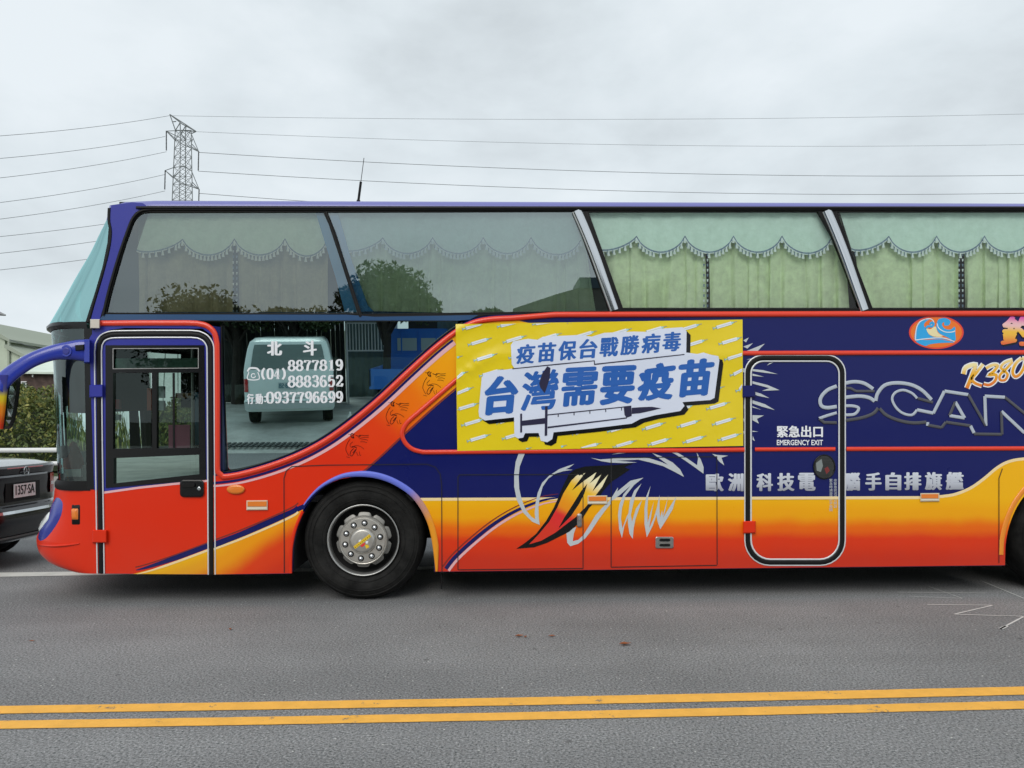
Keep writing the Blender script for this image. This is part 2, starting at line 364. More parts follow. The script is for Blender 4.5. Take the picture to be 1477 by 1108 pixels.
# ================================================================ SETTING
def asphalt():
    m = mat('asphalt', (.11, .11, .11), .85); n = m.node_tree.nodes; l = m.node_tree.links; b = n['Principled BSDF']
    t = n.new('ShaderNodeTexCoord')
    a = n.new('ShaderNodeTexNoise'); a.inputs['Scale'].default_value = 75; a.inputs['Detail'].default_value = 3; a.inputs['Roughness'].default_value = .8; l.new(t.outputs['Object'], a.inputs['Vector'])
    r = n.new('ShaderNodeValToRGB'); l.new(a.outputs[0], r.inputs[0]); cr = r.color_ramp
    cr.elements[0].position = .36; cr.elements[0].color = (.045, .059, .057, 1); cr.elements[1].position = .71; cr.elements[1].color = (.56, .56, .55, 1)
    for q, c in ((.45, .185), (.55, .26), (.66, .40)): e = cr.elements.new(q); e.color = (c * .985, c * .99, c, 1)
    g = n.new('ShaderNodeTexNoise'); g.inputs['Scale'].default_value = .7; g.inputs['Detail'].default_value = 8; g.inputs['Roughness'].default_value = .62; l.new(t.outputs['Object'], g.inputs['Vector'])
    mr = n.new('ShaderNodeMapRange'); l.new(g.outputs[0], mr.inputs['Value']); mr.inputs['From Min'].default_value = .25; mr.inputs['From Max'].default_value = .75; mr.inputs['To Min'].default_value = .80; mr.inputs['To Max'].default_value = 1.18
    x = n.new('ShaderNodeVectorMath'); x.operation = 'SCALE'; l.new(r.outputs[0], x.inputs[0]); l.new(mr.outputs[0], x.inputs['Scale'])
    mp_ = n.new('ShaderNodeMapping'); mp_.inputs['Scale'].default_value = (.10, 1.3, 1); l.new(t.outputs['Object'], mp_.inputs[0])
    tk = n.new('ShaderNodeTexNoise'); tk.inputs['Scale'].default_value = 1.0; tk.inputs['Detail'].default_value = 5; l.new(mp_.outputs[0], tk.inputs['Vector'])
    mt_ = n.new('ShaderNodeMapRange'); l.new(tk.outputs[0], mt_.inputs['Value']); mt_.inputs['From Min'].default_value = .3; mt_.inputs['From Max'].default_value = .7; mt_.inputs['To Min'].default_value = .86; mt_.inputs['To Max'].default_value = 1.1
    x2 = n.new('ShaderNodeVectorMath'); x2.operation = 'SCALE'; l.new(x.outputs[0], x2.inputs[0]); l.new(mt_.outputs[0], x2.inputs['Scale'])
    # dark pits and small oil spots
    v3 = n.new('ShaderNodeTexVoronoi'); v3.inputs['Scale'].default_value = 3.1; l.new(t.outputs['Object'], v3.inputs['Vector'])
    nd = n.new('ShaderNodeMath'); nd.operation = 'MULTIPLY_ADD'; l.new(a.outputs[0], nd.inputs[0]); nd.inputs[1].default_value = .10; l.new(v3.outputs['Distance'], nd.inputs[2])
    m3 = n.new('ShaderNodeMapRange'); l.new(nd.outputs[0], m3.inputs['Value']); m3.inputs['From Min'].default_value = .085; m3.inputs['From Max'].default_value = .13; m3.inputs['To Min'].default_value = .62; m3.inputs['To Max'].default_value = 1
    x3 = n.new('ShaderNodeVectorMath'); x3.operation = 'SCALE'; l.new(x2.outputs[0], x3.inputs[0]); l.new(m3.outputs[0], x3.inputs['Scale']); x = x3
    # sparse pale chips
    v = n.new('ShaderNodeTexVoronoi'); v.inputs['Scale'].default_value = 17; l.new(t.outputs['Object'], v.inputs['Vector'])
    lt = n.new('ShaderNodeMath'); lt.operation = 'LESS_THAN'; l.new(v.outputs['Distance'], lt.inputs[0]); lt.inputs[1].default_value = .085
    sp = n.new('ShaderNodeSeparateColor'); l.new(v.outputs['Color'], sp.inputs[0])
    gt = n.new('ShaderNodeMath'); gt.operation = 'GREATER_THAN'; l.new(sp.outputs[0], gt.inputs[0]); gt.inputs[1].default_value = .72
    mm = n.new('ShaderNodeMath'); mm.operation = 'MULTIPLY'; l.new(lt.outputs[0], mm.inputs[0]); l.new(gt.outputs[0], mm.inputs[1])
    mi = n.new('ShaderNodeMix'); mi.data_type = 'RGBA'; l.new(mm.outputs[0], mi.inputs[0]); l.new(x.outputs[0], mi.inputs[6]); mi.inputs[7].default_value = (.6, .6, .57, 1)
    l.new(mi.outputs[2], b.inputs['Base Color'])
    u = n.new('ShaderNodeBump'); u.inputs['Strength'].default_value = .55; u.inputs['Distance'].default_value = .006; l.new(a.outputs[0], u.inputs['Height']); l.new(u.outputs[0], b.inputs['Normal'])
    b.inputs['Specular IOR Level'].default_value = .3
    return m
def setting(name, vs, fs, m):
    o = mesh(name, vs, fs, m, kind='structure'); return o
def flat(x0, y0, x1, y1, z=0): return [(x0, y0, z), (x1, y0, z), (x1, y1, z), (x0, y1, z)], [(0, 1, 2, 3)]
GRASSM = mat('verge_grass', (.045, .07, .02), .95, bump=.6, bscale=14, var=.5, vscale=3)
CONC = mat('yard_concrete', (.46, .47, .44), .8, bump=.2, bscale=30, var=.28, vscale=1.4)
setting('ground', *flat(-1200, -1200, 1200, 1500, -.03), mat('far_ground', (.06, .075, .035), .95, var=.4, vscale=.05))
setting('road', *flat(-90, -1.2, 90, 19.2, 0), asphalt())
# yard on the other side of the road, ramping up gently
setting('yard', [(-40, -1.2, .0), (40, -1.2, .0), (40, -3.6, .28), (-40, -3.6, .28), (40, -26, .30), (-40, -26, .30)], [(1, 0, 3, 2), (2, 3, 5, 4)], CONC)
YEL = mat('yellow_road_paint', (.88, .45, .07), .7, bump=.3, bscale=90, var=.10, vscale=9)
def worn(m, col, thr=.66):
    n = m.node_tree.nodes; l = m.node_tree.links; b = n['Principled BSDF']; t = n.new('ShaderNodeTexCoord')
    x = n.new('ShaderNodeTexNoise'); x.inputs['Scale'].default_value = 5; x.inputs['Detail'].default_value = 10; x.inputs['Roughness'].default_value = .85; l.new(t.outputs['Object'], x.inputs['Vector'])
    r = n.new('ShaderNodeMapRange'); l.new(x.outputs[0], r.inputs['Value']); r.inputs['From Min'].default_value = thr; r.inputs['From Max'].default_value = thr + .04
    mi = n.new('ShaderNodeMix'); mi.data_type = 'RGBA'; l.new(r.outputs[0], mi.inputs[0])
    s = b.inputs['Base Color']
    if s.is_linked: l.new(s.links[0].from_socket, mi.inputs[6])
    else: mi.inputs[6].default_value = s.default_value
    mi.inputs[7].default_value = lin(col); l.new(mi.outputs[2], s)
worn(YEL, (.14, .13, .12), .59)
def ground_strip(name, rows, m, z=.004, jag=.0):
    a = [G(x, y, z) for x, y, _ in rows]; b = [G(x, y2, z) for x, _, y2 in rows]; vs = []; n0 = len(rows)
    def ext(p, q, k): return p + (p - q) * k
    a = [ext(a[0], a[1], 14)] + a + [ext(a[-1], a[-2], 14)]; b = [ext(b[0], b[1], 14)] + b + [ext(b[-1], b[-2], 14)]
    A = []; B = []
    for l_, o_ in ((a, A), (b, B)):
        for p, q in zip(l_, l_[1:]):
            k = max(1, int((q - p).length / .05)) if jag else 1
            for i in range(k):
                v = p.lerp(q, i / k); v.y += random.uniform(-jag, jag); v.z = z; o_.append(v)
        e_ = l_[-1].copy(); e_.z = z; o_.append(e_)
    m_ = min(len(A), len(B))
    # resample both to the same count
    def rs(l_, c_): return [l_[int(round(i * (len(l_) - 1) / (c_ - 1)))] for i in range(c_)]
    A = rs(A, m_); B = rs(B, m_); vs = A + B
    return setting(name, vs, [(i, m_ + i, m_ + i + 1, i + 1) for i in range(m_ - 1)], m)
ground_strip('road_centre_line', [(0, 1018.3, 1029.3), (370, 1012.4, 1023.6), (740, 1006.2, 1017.4), (1100, 998.8, 1010.6), (1477, 990.2, 1002)], YEL, jag=.0016)
ground_strip('road_centre_line', [(0, 1039.5, 1051.2), (370, 1034, 1045.4), (740, 1027.5, 1038.6), (1100, 1019.6, 1031.2), (1477, 1010.8, 1022.4)], YEL, jag=.0016)
EDGEM = mat('white_road_paint', (.62, .62, .58), .75, bump=.3, bscale=80, var=.12, vscale=7)
ground_strip('road_edge_line', [(0, 826, 832), (140, 824, 829.6)], EDGEM)
# chalk strokes on the asphalt
chm = mat('chalk', (.62, .62, .60), .9); worn(chm, (.2, .2, .2), .56)
def chalk(pts, wpx=1.6):
    vs = []; fs = []
    for (x0, y0), (x1, y1) in zip(pts, pts[1:]):
        a, b = G(x0, y0, .004), G(x1, y1, .004); d = (b - a).normalized(); nn = Vector((-d.y, d.x, 0)) * wpx * .0062
        k = len(vs); vs += [a - nn, a + nn, b + nn, b - nn]; fs.append((k, k + 1, k + 2, k + 3))
    return vs, fs
cv, cf = [], []
for st, wd in (([(1295, 854), (1421, 855.5)], .8), ([(1340, 846), (1388, 863), (1312, 860)], .6), ([(1337, 872), (1432, 873), (1376, 886), (1477, 889), (1443, 907)], 1.2), ([(1416, 838), (1477, 863)], 1.0), ([(1443, 907), (1452, 903)], 2.4)):
    v, f = chalk(st, wd); b = len(cv); cv += v; cf += [tuple(i + b for i in q) for q in f]
setting('road_chalk_marks', cv, cf, chm)

# kerb + verge behind the road
setting('kerb', *(lambda mb: (mb.v, mb.f))(MB().box((-90, 19.2, -.02), (90, 19.45, .14))), mat('kerb_concrete', (.32, .31, .29), .85, var=.2, vscale=2))
setting('verge', [(-90, 19.45, .12), (90, 19.45, .12), (90, 60, .6), (-90, 60, .6)], [(0, 1, 2, 3)], GRASSM)

# dry leaves on the road
LEAFM = mat('dry_leaf', (.26, .075, .02), .8, var=.3, vscale=90)
def dry_leaf(px, py, s, rot, label):
    o = G(px, py); vs = []; fs = []
    prof = [(-1, 0), (-.6, .34), (-.1, .5), (.4, .36), (1, 0)]
    for u, v_ in prof:
        for sgn in (-1, 0, 1):
            vs.append((u * s, sgn * v_ * s, .006 + .45 * s * abs(sgn) * v_ + .16 * s * abs(u) ** 2 + random.uniform(0, .1) * s))
    for i in range(4):
        for j in range(2): fs.append((i * 3 + j, i * 3 + j + 1, (i + 1) * 3 + j + 1, (i + 1) * 3 + j))
    l = mesh('dry_leaf', vs, fs, LEAFM); l.location = o; l.rotation_euler = (0, 0, rot)
    tag(l, label, 'leaf', 'dry leaves lying on the asphalt')
for a in ((46, 926, .018, .4, 'small brown dry leaf on the road at far left below the dark car'), (332, 909, .022, 1.9, 'curled brown leaf on the road below the hinged front door of the coach'),
          (749, 919, .032, .2, 'brown leaf lying left of the small pair in mid road'), (758, 920, .020, 1.2, 'tiny dark brown leaf touching its larger neighbour in mid road'),
          (796, 919, .026, .1, 'single reddish leaf just right of the paired leaves'), (902, 931, .044, .15, 'largest orange brown leaf on the road, nearest the yellow lines')):
    dry_leaf(*a)

# ================================================================ COACH
bus = thing('coach', 'long tour coach painted navy, orange red and yellow, parked side on along the road', 'bus', (P(524, 867).x, D + 1.25, 0))
BW = 2.5; YB = D + BW

# --- window plane of the low side window leans: bottom sits further in
_zt, _zb = P(500, 462).z, P(500, 677).z; LOWB = (-.012 + .090) / (_zt - _zb) * -1; LOWA = D + .012 - LOWB * _zt
def lowoff(px, py):                    # exact leaning plane: depth = LOWA + LOWB * height
    d = ray(px, py); return D - d.y * (LOWA + LOWB * H) / (d.y - LOWB * d.z)
swoosh = sm([(318, 683), (345, 679), (385, 668), (425, 653), (462, 634), (497, 610), (540, 575), (585, 533), (625, 497), (655, 474), (680, 461), (705, 455.5), (740, 453.5)], 6)
arch = sm(Z(300, 640, .2708, [(440, 692), (441, 620), (446, 540), (470, 440), (520, 335), (600, 245), (700, 190), (790, 174), (880, 178), (970, 205), (1060, 258), (1120, 322), (1170, 415), (1197, 520), (1204, 610), (1206, 692)]), 4)
WX, WY = 524.0, 779.3
wc = P(WX, WY, -.045)                    # front wheel centre
WR = wc.z + .002
wheelbase = 6.25
c2 = Vector((wc.x + wheelbase, wc.y, wc.z))
def px_of(v):
    l_ = RM.transposed() @ (Vector(v) - CAM); return (CX + F * l_.x / -l_.z, CY - F * l_.y / -l_.z)
r2x, r2y = px_of((c2.x, D, c2.z))
arch2 = [(r2x + (x - 524) * 1.02, r2y + (y - 779)) for x, y in arch]
XE = px_of((wc.x + 9.3, D, 1))[0]       # rear end of the coach
bot = lambda x: 828.5 - .0112 * (x - 310)
arch = [(x, min(y, bot(x) - .3)) for x, y in arch]; arch2 = [(x, min(y, bot(x) - .3)) for x, y in arch2]
side = [(308.5, 829), (308.5, 458)] + [(319, 458), (319, 683)][0:0] + []
side = [(306, 829), (306, 470), (318, 472)] + swoosh + [(XE, 450), (XE, bot(XE)), (arch2[-1][0], bot(arch2[-1][0]))] + arch2[::-1] + [(arch2[0][0], bot(arch2[0][0])), (626.6, bot(626))] + arch[::-1] + [(419, 827.6)]
EX = rr(1080.5, 519, 1213, 809, 20, 7, 30)      # emergency door cut-out
sp = MB().sheet(side, 0, thick=.10, holes=[EX]).obj('side_panel', NAVY, bus)

# emergency door
ed = MB().sheet(rr(1082, 520.5, 1211.5, 807.5, 19, 7, 29), -.003, thick=.04).obj('emergency_door', NAVY, bus, label='navy emergency exit door outlined with a black and silver seal')

# --- painted livery, each colour field its own thin film
low_g = grad('yellow_to_red_paint', (900, 716), (900, 812), [(0, (.86, .44, .003)), (.28, (.84, .36, .002)), (.50, (.80, .13, .001)), (.68, (.70, .035, .003)), (1, (.58, .026, .006))])
def lowband(x0, x1):
    return [(x0, 718.3), (x1, 718.3)]
wave = sm([(1360, 715), (1378, 712), (1400, 703), (1420, 689), (1438, 674), (1455, 665), (1477, 661), (1520, 659)], 5)
pts = [(603, 722), (608, 718.5)] + [(1340, 716)] + wave + [(XE, 657), (XE, bot(XE) - .4), (arch2[-1][0] + .6, bot(arch2[-1][0]) - .4)] + [(x, y) for x, y in arch2[::-1]] + [(arch2[0][0] - .6, bot(arch2[0][0]) - .4), (627.5, bot(627) - .4)]
pts += [(627, 800), (625.5, 776), (618, 750)]
lb = MB().sheet(pts, .0016, holes=[rr(1080, 518.7, 1213.6, 809.6, 20, 7, 30)[0:0] or circ(0, 0, 0)][0:0])
# the band is split round the door so that the door keeps its own film
doorx0, doorx1 = 1080.2, 1213.2
pl = [(603, 722), (608, 718.5), (doorx0, 717.2), (doorx0, 770)] + [(doorx0, 779)] + [(x, y) for x, y in rr(1080.2, 519, 1213.2, 809.3, 20, 7, 30)[16:24]][::-1][0:0]
dl = rr(1080.2, 519, 1213.2, 809.3, 20, 7, 30)
low_left = [p for p in dl[16:24]]        # bottom-left corner, from bottom to left
low_right = [p for p in dl[8:16]]        # bottom-right corner, from right to bottom
pl = [(603, 722), (608, 718.5), (doorx0, 717.2)] + low_left[::-1] + [(1110, bot(1110) - .4), (627.5, bot(627) - .4), (627, 800), (625.5, 776), (618, 750)]
pr = [(doorx1, 716.8), (1340, 716)] + wave + [(XE, 657), (XE, bot(XE) - .4), (arch2[-1][0] + .6, bot(arch2[-1][0]) - .4)] + arch2[::-1] + [(arch2[0][0] - .6, bot(arch2[0][0]) - .4), (1110, bot(1110) - .4)] + [(low_left[0][0], 809.3)] + low_right[::-1]
lb = MB().sheet(pl, .0016).sheet(pr, .0016).obj('lower_paint_band', low_g, bus, label='yellow fading through orange to red along the skirt')
MB().sheet([(1082, 717.2), (1211.5, 716.9)] + [(x, y) for x, y in rr(1082, 520.5, 1211.5, 807.5, 19, 7, 29)[8:24]], -.0014).obj('door_paint', low_g, ed)
lines = MB()
lines.band([(600, 720.4), (1340, 717.8)] + [(x, y + 1) for x, y in wave] + [(XE, 659)], 4.2, .0026, 0)
lines.obj('pale_coach_line', CREAM, bus)

# orange swoosh band under the low window
sw_in = [(x, y) for x, y in swoosh]
def offset_path(p, d):
    o = []
    for i in range(len(p)):
        a = Vector(p[max(i - 1, 0)]); b = Vector(p[min(i + 1, len(p) - 1)]); t = (b - a).normalized(); o.append((p[i][0] - t.y * d, p[i][1] + t.x * d))
    return o
lowedge = [(511, 687.6), (522, 683), (545, 664), (590, 622), (640, 577), (700, 528), (760, 486), (800, 470)]
orange_g = grad('red_to_yellow_paint', (500, 690), (690, 490), [(0, (.70, .027, .003)), (.30, (.74, .045, .003)), (.52, (.82, .16, .001)), (.78, (.86, .34, .002)), (1, (.86, .46, .004))])
ob = offset_path(sw_in, 4)
ob = [p for p in ob if p[0] < 735]
red_low = [(307.5, 686)] + ob + [(735, 457.5), (772, 459.5), (748, 463), (764, 466), (745, 470)] + sm([p for p in lowedge if p[0] < 720], 4)[::-1]
red_low += [(490, 691.5), (472, 698.5), (459, 707), (446, 718.5), (438, 727)] + [(307.5, 784)]
MB().sheet(red_low, .0018).obj('swoosh_paint', orange_g, bus, label='red paint rising diagonally and turning yellow')
# red / yellow in front of the wheel
yel_g = grad('yellow_to_red_diagonal_paint', (345, 752), (400, 832), [(0, (.86, .44, .003)), (.36, (.84, .31, .002)), (.66, (.72, .045, .003)), (1, (.62, .028, .004))])
fl = [(307.5, 792), (437, 735)] + [p for p in arch if p[1] > 735 and p[0] < 450][::-1] + [(419, 827), (307.5, 828.6)]
MB().sheet(fl, .0020).obj('front_skirt_paint', yel_g, bus)
def curve_pts(a, n=5): return sm(a, n)
st = MB()
c1 = curve_pts([(307.5, 781), (345, 767), (390, 748), (422, 733), (430, 727)])
st.band([(x, y - 1.5) for x, y in c1], 2, .0034, 0)
st.band([(x, y + 5) for x, y in c1], [8.5 - 2.0 * i / len(c1) for i in range(len(c1))], .0030, 1)
st.band([(x, y + 11.5) for x, y in c1], 3.0, .0034, 2)
st.obj('front_stripes', [DKRED, NAVY, CREAM], bus)
st = MB()
c3 = curve_pts([(643, 820.5), (656, 804), (683, 779), (715, 754), (748, 735), (782, 722), (806, 718)])
tp = lambda k: (lambda t: k * (1 - .75 * t ** 3))
st.band(offset_path(c3, -5.5), tp(1.8), .0036, 0); st.band(c3, tp(5.5), .0030, 1); st.band(offset_path(c3, 5), tp(3.8), .0036, 2)
st.obj('rear_curved_stripes', [DKRED, NAVY, PINK], bus)
st = MB()
s1 = [p for p in offset_path(swoosh, 13) if 308 < p[0] < 657]
st.band([(307.5, s1[0][1] + 1)] + s1, 3.6, .0032, 0)
s2 = [p for p in offset_path(swoosh, 17.5) if 308 < p[0] < 657]
st.band([(307.5, s2[0][1] + 1)] + s2, lambda t: 2.6 + 3.5 * t, .0036, 1)
le = sm(lowedge[:-1], 5)
st.band(offset_path(le, -1.5), 2.2, .0042, 2)
st.obj('swoosh_stripes', [NAVY, PINK, DKRED], bus)
# wheel arch lip
ARL = grad('arch_lip_paint', (585, 706), (622, 756), [(0, (.14, .18, .66)), (.5, (.5, .25, .2)), (1, (.78, .30, .02))], dirty=False)
al = [p for p in arch if p[0] > 436 and (p[1] < 733 or p[0] > 560)]
MB().band(offset_path(al, -3.2), [2 + 7 * min(1, i / 14) * min(1, (len(al) - i) / 8) for i in range(len(al))], .003, 0, h=.014).obj('wheel_arch_lip', ARL, bus, smooth=True)
# inner edges of the arches
for A_, nm in ((arch, 0), (arch2, 1)):
    if nm == 0: MB().band([p for p in A_ if p[0] < 440 and p[1] > 735], 4.5, .001, 0, h=.010).obj('arch_edge', RED, bus, smooth=True)
    A2 = []
    vs = []; fs = []
    for i, (x, y) in enumerate(A_):
        a = P(x, y, -.002); vs += [a, (a.x, a.y + .75, a.z)]
        if i: fs.append((2 * i - 2, 2 * i - 1, 2 * i + 1, 2 * i))
    mesh('wheel_housing', vs, fs, DARK, bus)
a2l = offset_path([p for p in arch2 if p[1] < 806], -6)
MB().band(a2l, 7, .0028, 0, h=.006).obj('wheel_arch_lip', mat('orange_arch_paint', (.80, .25, .015), .35, coat=.3), bus, smooth=True)

# red mouldings
RM_ = MB()
path = [(142, 466.5), (200, 466), (270, 466)] + sm([(283, 466.5), (298, 470), (309, 480), (313, 496)], 5) + [(313.5, 560), (313.5, 640)] + [(313.5, 676), (314, 681), (318, 684.5)] + offset_path(swoosh, 5.5)[1:] + [(800, 454), (1100, 453.2), (XE, 451)]
RM_.band(path, 8.2, .001, 0, h=.020).obj('red_waist_moulding', REDM, bus, smooth=True)
loop = [(1074, 648.8), (800, 650.8), (625, 652.3)] + sm([(610, 652.3), (595, 648), (584, 638), (580, 625), (586, 611), (600, 598)], 5) + [(657, 549), (700, 519), (730, 511.5), (800, 510.3), (1068, 509.5), (XE, 507)]
MB().band(loop, 6.6, .005, 0, h=.014).obj('red_side_moulding', REDM, bus, smooth=True)
MB().band([(1221, 647.8), (XE, 645)], 6.2, .001, 0, h=.014).obj('red_side_moulding', REDM, bus, smooth=True)
MB().band([(1089, 648.4), (1205, 647.9)], 5.8, -.002, 0, h=.014).obj('red_side_moulding', REDM, ed, smooth=True)

# emergency door seal
esc = rr(1078.5, 516.5, 1215, 811.5, 22, 7, 32)
MB().band(esc, 7.8, .002, 0, h=.012, closed=True).obj('door_seal', BLK, ed, smooth=True)
MB().band(rr(1074.6, 512.5, 1219, 815.5, 26, 7, 36), 2.4, .003, 0, h=.006, closed=True).band(rr(1083.2, 521, 1210.4, 807, 18, 7, 28), 2.6, .003, 0, h=.006, closed=True).obj('seal_trim', SEALW, ed, smooth=True)
MB().plate([(1071, 556.5), (1089.5, 556), (1089.5, 573), (1071, 573.5)], .0, .034).obj('hinge', NAVY, ed)
MB().plate([(1072, 752), (1090, 751.5), (1090, 769), (1072, 769.5)], .0, .034).obj('hinge', RED, ed, label='red lower hinge')
rw = MB().sheet(circ(1189, 673.5, 14.2, 28, 16), .004).obj('round_window', glass('round_dark_glass', (.03, .03, .03), .08), ed)
MB().sheet([(1177, 668), (1185, 662), (1187, 672), (1184, 681), (1178, 679)], .0052).obj('pane_highlight', mat('painted_pane_reflection', (.20, .23, .23), .5), rw)  # pale sliver of reflection painted as a flat patch on the dark glass
MB().sheet([(1189, 676), (1194, 673), (1197, 679), (1192, 684)], .0052).obj('red_latch', mat('dull_red_latch', (.18, .02, .02), .5), rw)
MB().band(circ(1189, 673.5, 15.3, 28, 17), 2.2, .002, 0, h=.008, closed=True).obj('window_ring', BLKG, rw, smooth=True)
t = MB().text('緊急出口', q4(1120.5, 614, 1187, 631), .0012, (.035, .02)).text('EMERGENCY EXIT', q4(1120.5, 634.5, 1187, 642.3), .0012, (.02, .02)).obj('exit_lettering', WHT, ed, kind='stuff')
vt = MB()
for col, x in (('緊急時請旋轉把手推開', 1196.3), ('非緊急狀況請勿開啟', 1202.6)):
    for i, ch in enumerate(col): vt.text(ch, q4(x, 691 + i * 4.7, x + 4.6, 695.2 + i * 4.7), .0012)
vt.obj('small_notice_lettering', SILV, ed, kind='stuff')

# row of characters on the navy band
SILVG = grad('silver_fading_paint', (1100, 682), (1100, 710), [(0, (.62, .66, .74)), (.45, (.50, .53, .60)), (1, (.30, .31, .36))], dirty=False)
row = '歐洲科技電腦手自排旗艦'
xs = [(1018, 1044), (1050, 1072.6), (1091, 1115), (1121, 1146), (1151, 1176.5), (1217, 1241), (1248, 1271.5), (1277, 1300), (1304, 1329), (1334, 1359), (1364, 1390)]
tb = MB(); td = MB()
for (a, b), ch, k in zip(xs, row, range(11)):
    t_ = 683 - (k * .22)
    (td if 1085 < a < 1200 else tb).text(ch, q4(a, t_, b, t_ + 26), .0034 if not 1085 < a < 1200 else .0012, (.06, .022))
tb.obj('row_lettering', SILVG, bus, kind='stuff'); td.obj('row_lettering', SILVG, ed, kind='stuff')

# silver claw and feather strokes (traced outlines)
za = lambda p: Z(720, 640, 200 / 1385, p); zb = lambda p: Z(870, 640, 190 / 1403, p); zc = lambda p: Z(1060, 500, 80 / 554, p)
cl = MB()
FE = [
 za([(205, 70), (270, 70), (235, 150), (205, 230), (195, 330), (200, 450), (225, 560), (265, 660), (320, 730), (360, 755), (355, 690), (362, 600), (385, 490), (430, 390), (500, 320), (600, 255), (680, 225), (750, 203), (700, 240), (662, 255), (735, 262), (640, 275), (560, 300), (490, 350), (435, 430), (405, 540), (392, 640), (395, 740), (405, 812), (330, 780), (240, 690), (175, 560), (150, 430), (150, 300), (165, 180)]),
 za([(915, 142), (1010, 158), (1120, 150), (1250, 140), (1385, 138), (1500, 146), (1640, 190), (1560, 185), (1385, 160), (1230, 168), (1170, 170), (1380, 188), (1250, 195), (1110, 190), (1020, 175)]),
 za([(1020, 50), (1380, 45), (1340, 70), (1200, 72), (1110, 68)]),
 za([(670, 880), (770, 830), (745, 900), (735, 975), (790, 960), (840, 915), (900, 820), (960, 720), (1030, 640), (1110, 560), (1115, 600), (1050, 680), (985, 770), (920, 870), (860, 945), (790, 1000), (710, 1025), (680, 990)]),
 zb([(0, 690), (40, 640), (90, 575), (158, 465), (150, 510), (290, 395), (430, 362), (330, 440), (235, 560), (200, 690), (190, 800), (205, 900), (250, 780), (270, 740), (285, 610), (330, 500), (408, 425), (350, 530), (320, 640), (295, 760), (308, 830), (350, 690), (415, 600), (380, 700), (345, 800), (325, 900), (315, 1015), (280, 960), (265, 860), (262, 790), (225, 880), (200, 1005), (170, 910), (158, 760), (172, 650), (215, 540), (290, 450), (180, 545), (90, 610), (30, 680)]),
 zb([(505, 450), (480, 560), (470, 700), (475, 840), (505, 730), (540, 615), (520, 720), (490, 900), (540, 790), (570, 690), (600, 545), (600, 700), (605, 790), (628, 710), (635, 770), (665, 660), (695, 550), (660, 720), (640, 790), (700, 690), (780, 560), (740, 700), (680, 800), (608, 912), (580, 830), (568, 760), (530, 870), (465, 998), (440, 860), (440, 690), (460, 560)]),
 zb([(180, 145), (300, 148), (470, 155), (600, 190), (690, 225), (520, 100), (620, 135), (740, 200), (820, 275), (862, 355), (760, 300), (640, 240), (500, 200), (380, 172), (260, 165)]),
 zb([(665, 60), (800, 100), (900, 160), (1000, 230), (1010, 160), (995, 92), (1040, 170), (1070, 250), (1068, 320), (980, 255), (880, 185), (780, 120)]),
 zb([(1158, 108), (1210, 120), (1332, 128), (1260, 150), (1290, 232), (1235, 190), (1200, 140)]),
 zb([(90, 115), (230, 85), (330, 70), (240, 100)]),
]
for k, f in enumerate(FE): MB().sheet(f, .0040 + .0003 * (k % 3)).obj('silver_claw_paint', SILV, bus)
MB().sheet(za([(170, 1050), (260, 990), (370, 900), (470, 770), (545, 640), (590, 540), (640, 420), (700, 300), (760, 255), (860, 228), (1000, 220), (1130, 215), (1340, 197), (1250, 235), (1305, 258), (1200, 330), (1120, 380), (1040, 470), (980, 560), (900, 640), (850, 720), (800, 790), (700, 880), (600, 930), (480, 990), (350, 1035)]), .0048).obj('black_claw_paint', BLKG, bus)
flg = grad('flame_paint', (840, 684), (790, 772), [(0, (.85, .78, .5)), (.22, (.82, .48, .02)), (.52, (.80, .28, .01)), (.66, (.70, .03, .03)), (1, (.66, .04, .02))], dirty=False)
fm = MB()
fm.sheet(za([(300, 1005), (400, 900), (500, 780), (580, 640), (640, 500), (720, 370), (790, 303), (800, 320), (860, 292), (790, 380), (725, 470), (850, 370), (972, 285), (940, 350), (900, 400), (1020, 308), (960, 420), (930, 480), (1088, 308), (1030, 430), (960, 520), (900, 590), (840, 660), (760, 740), (660, 800), (600, 850), (560, 870), (640, 760), (720, 640), (790, 530), (880, 400), (760, 560), (680, 660), (590, 800), (600, 830), (700, 770), (800, 680), (860, 560), (900, 440), (880, 560), (820, 680), (720, 790), (560, 900), (420, 970)][:23] + [(840, 655), (770, 730), (690, 790), (560, 890), (420, 970)]), .0056)
fm.obj('flame_claw_paint', flg, bus)
MB().sheet(za([(590, 850), (650, 740), (740, 600), (820, 470), (880, 402), (850, 500), (800, 600), (720, 720), (640, 800)]), .0062).obj('black_flame_core', BLKG, bus)
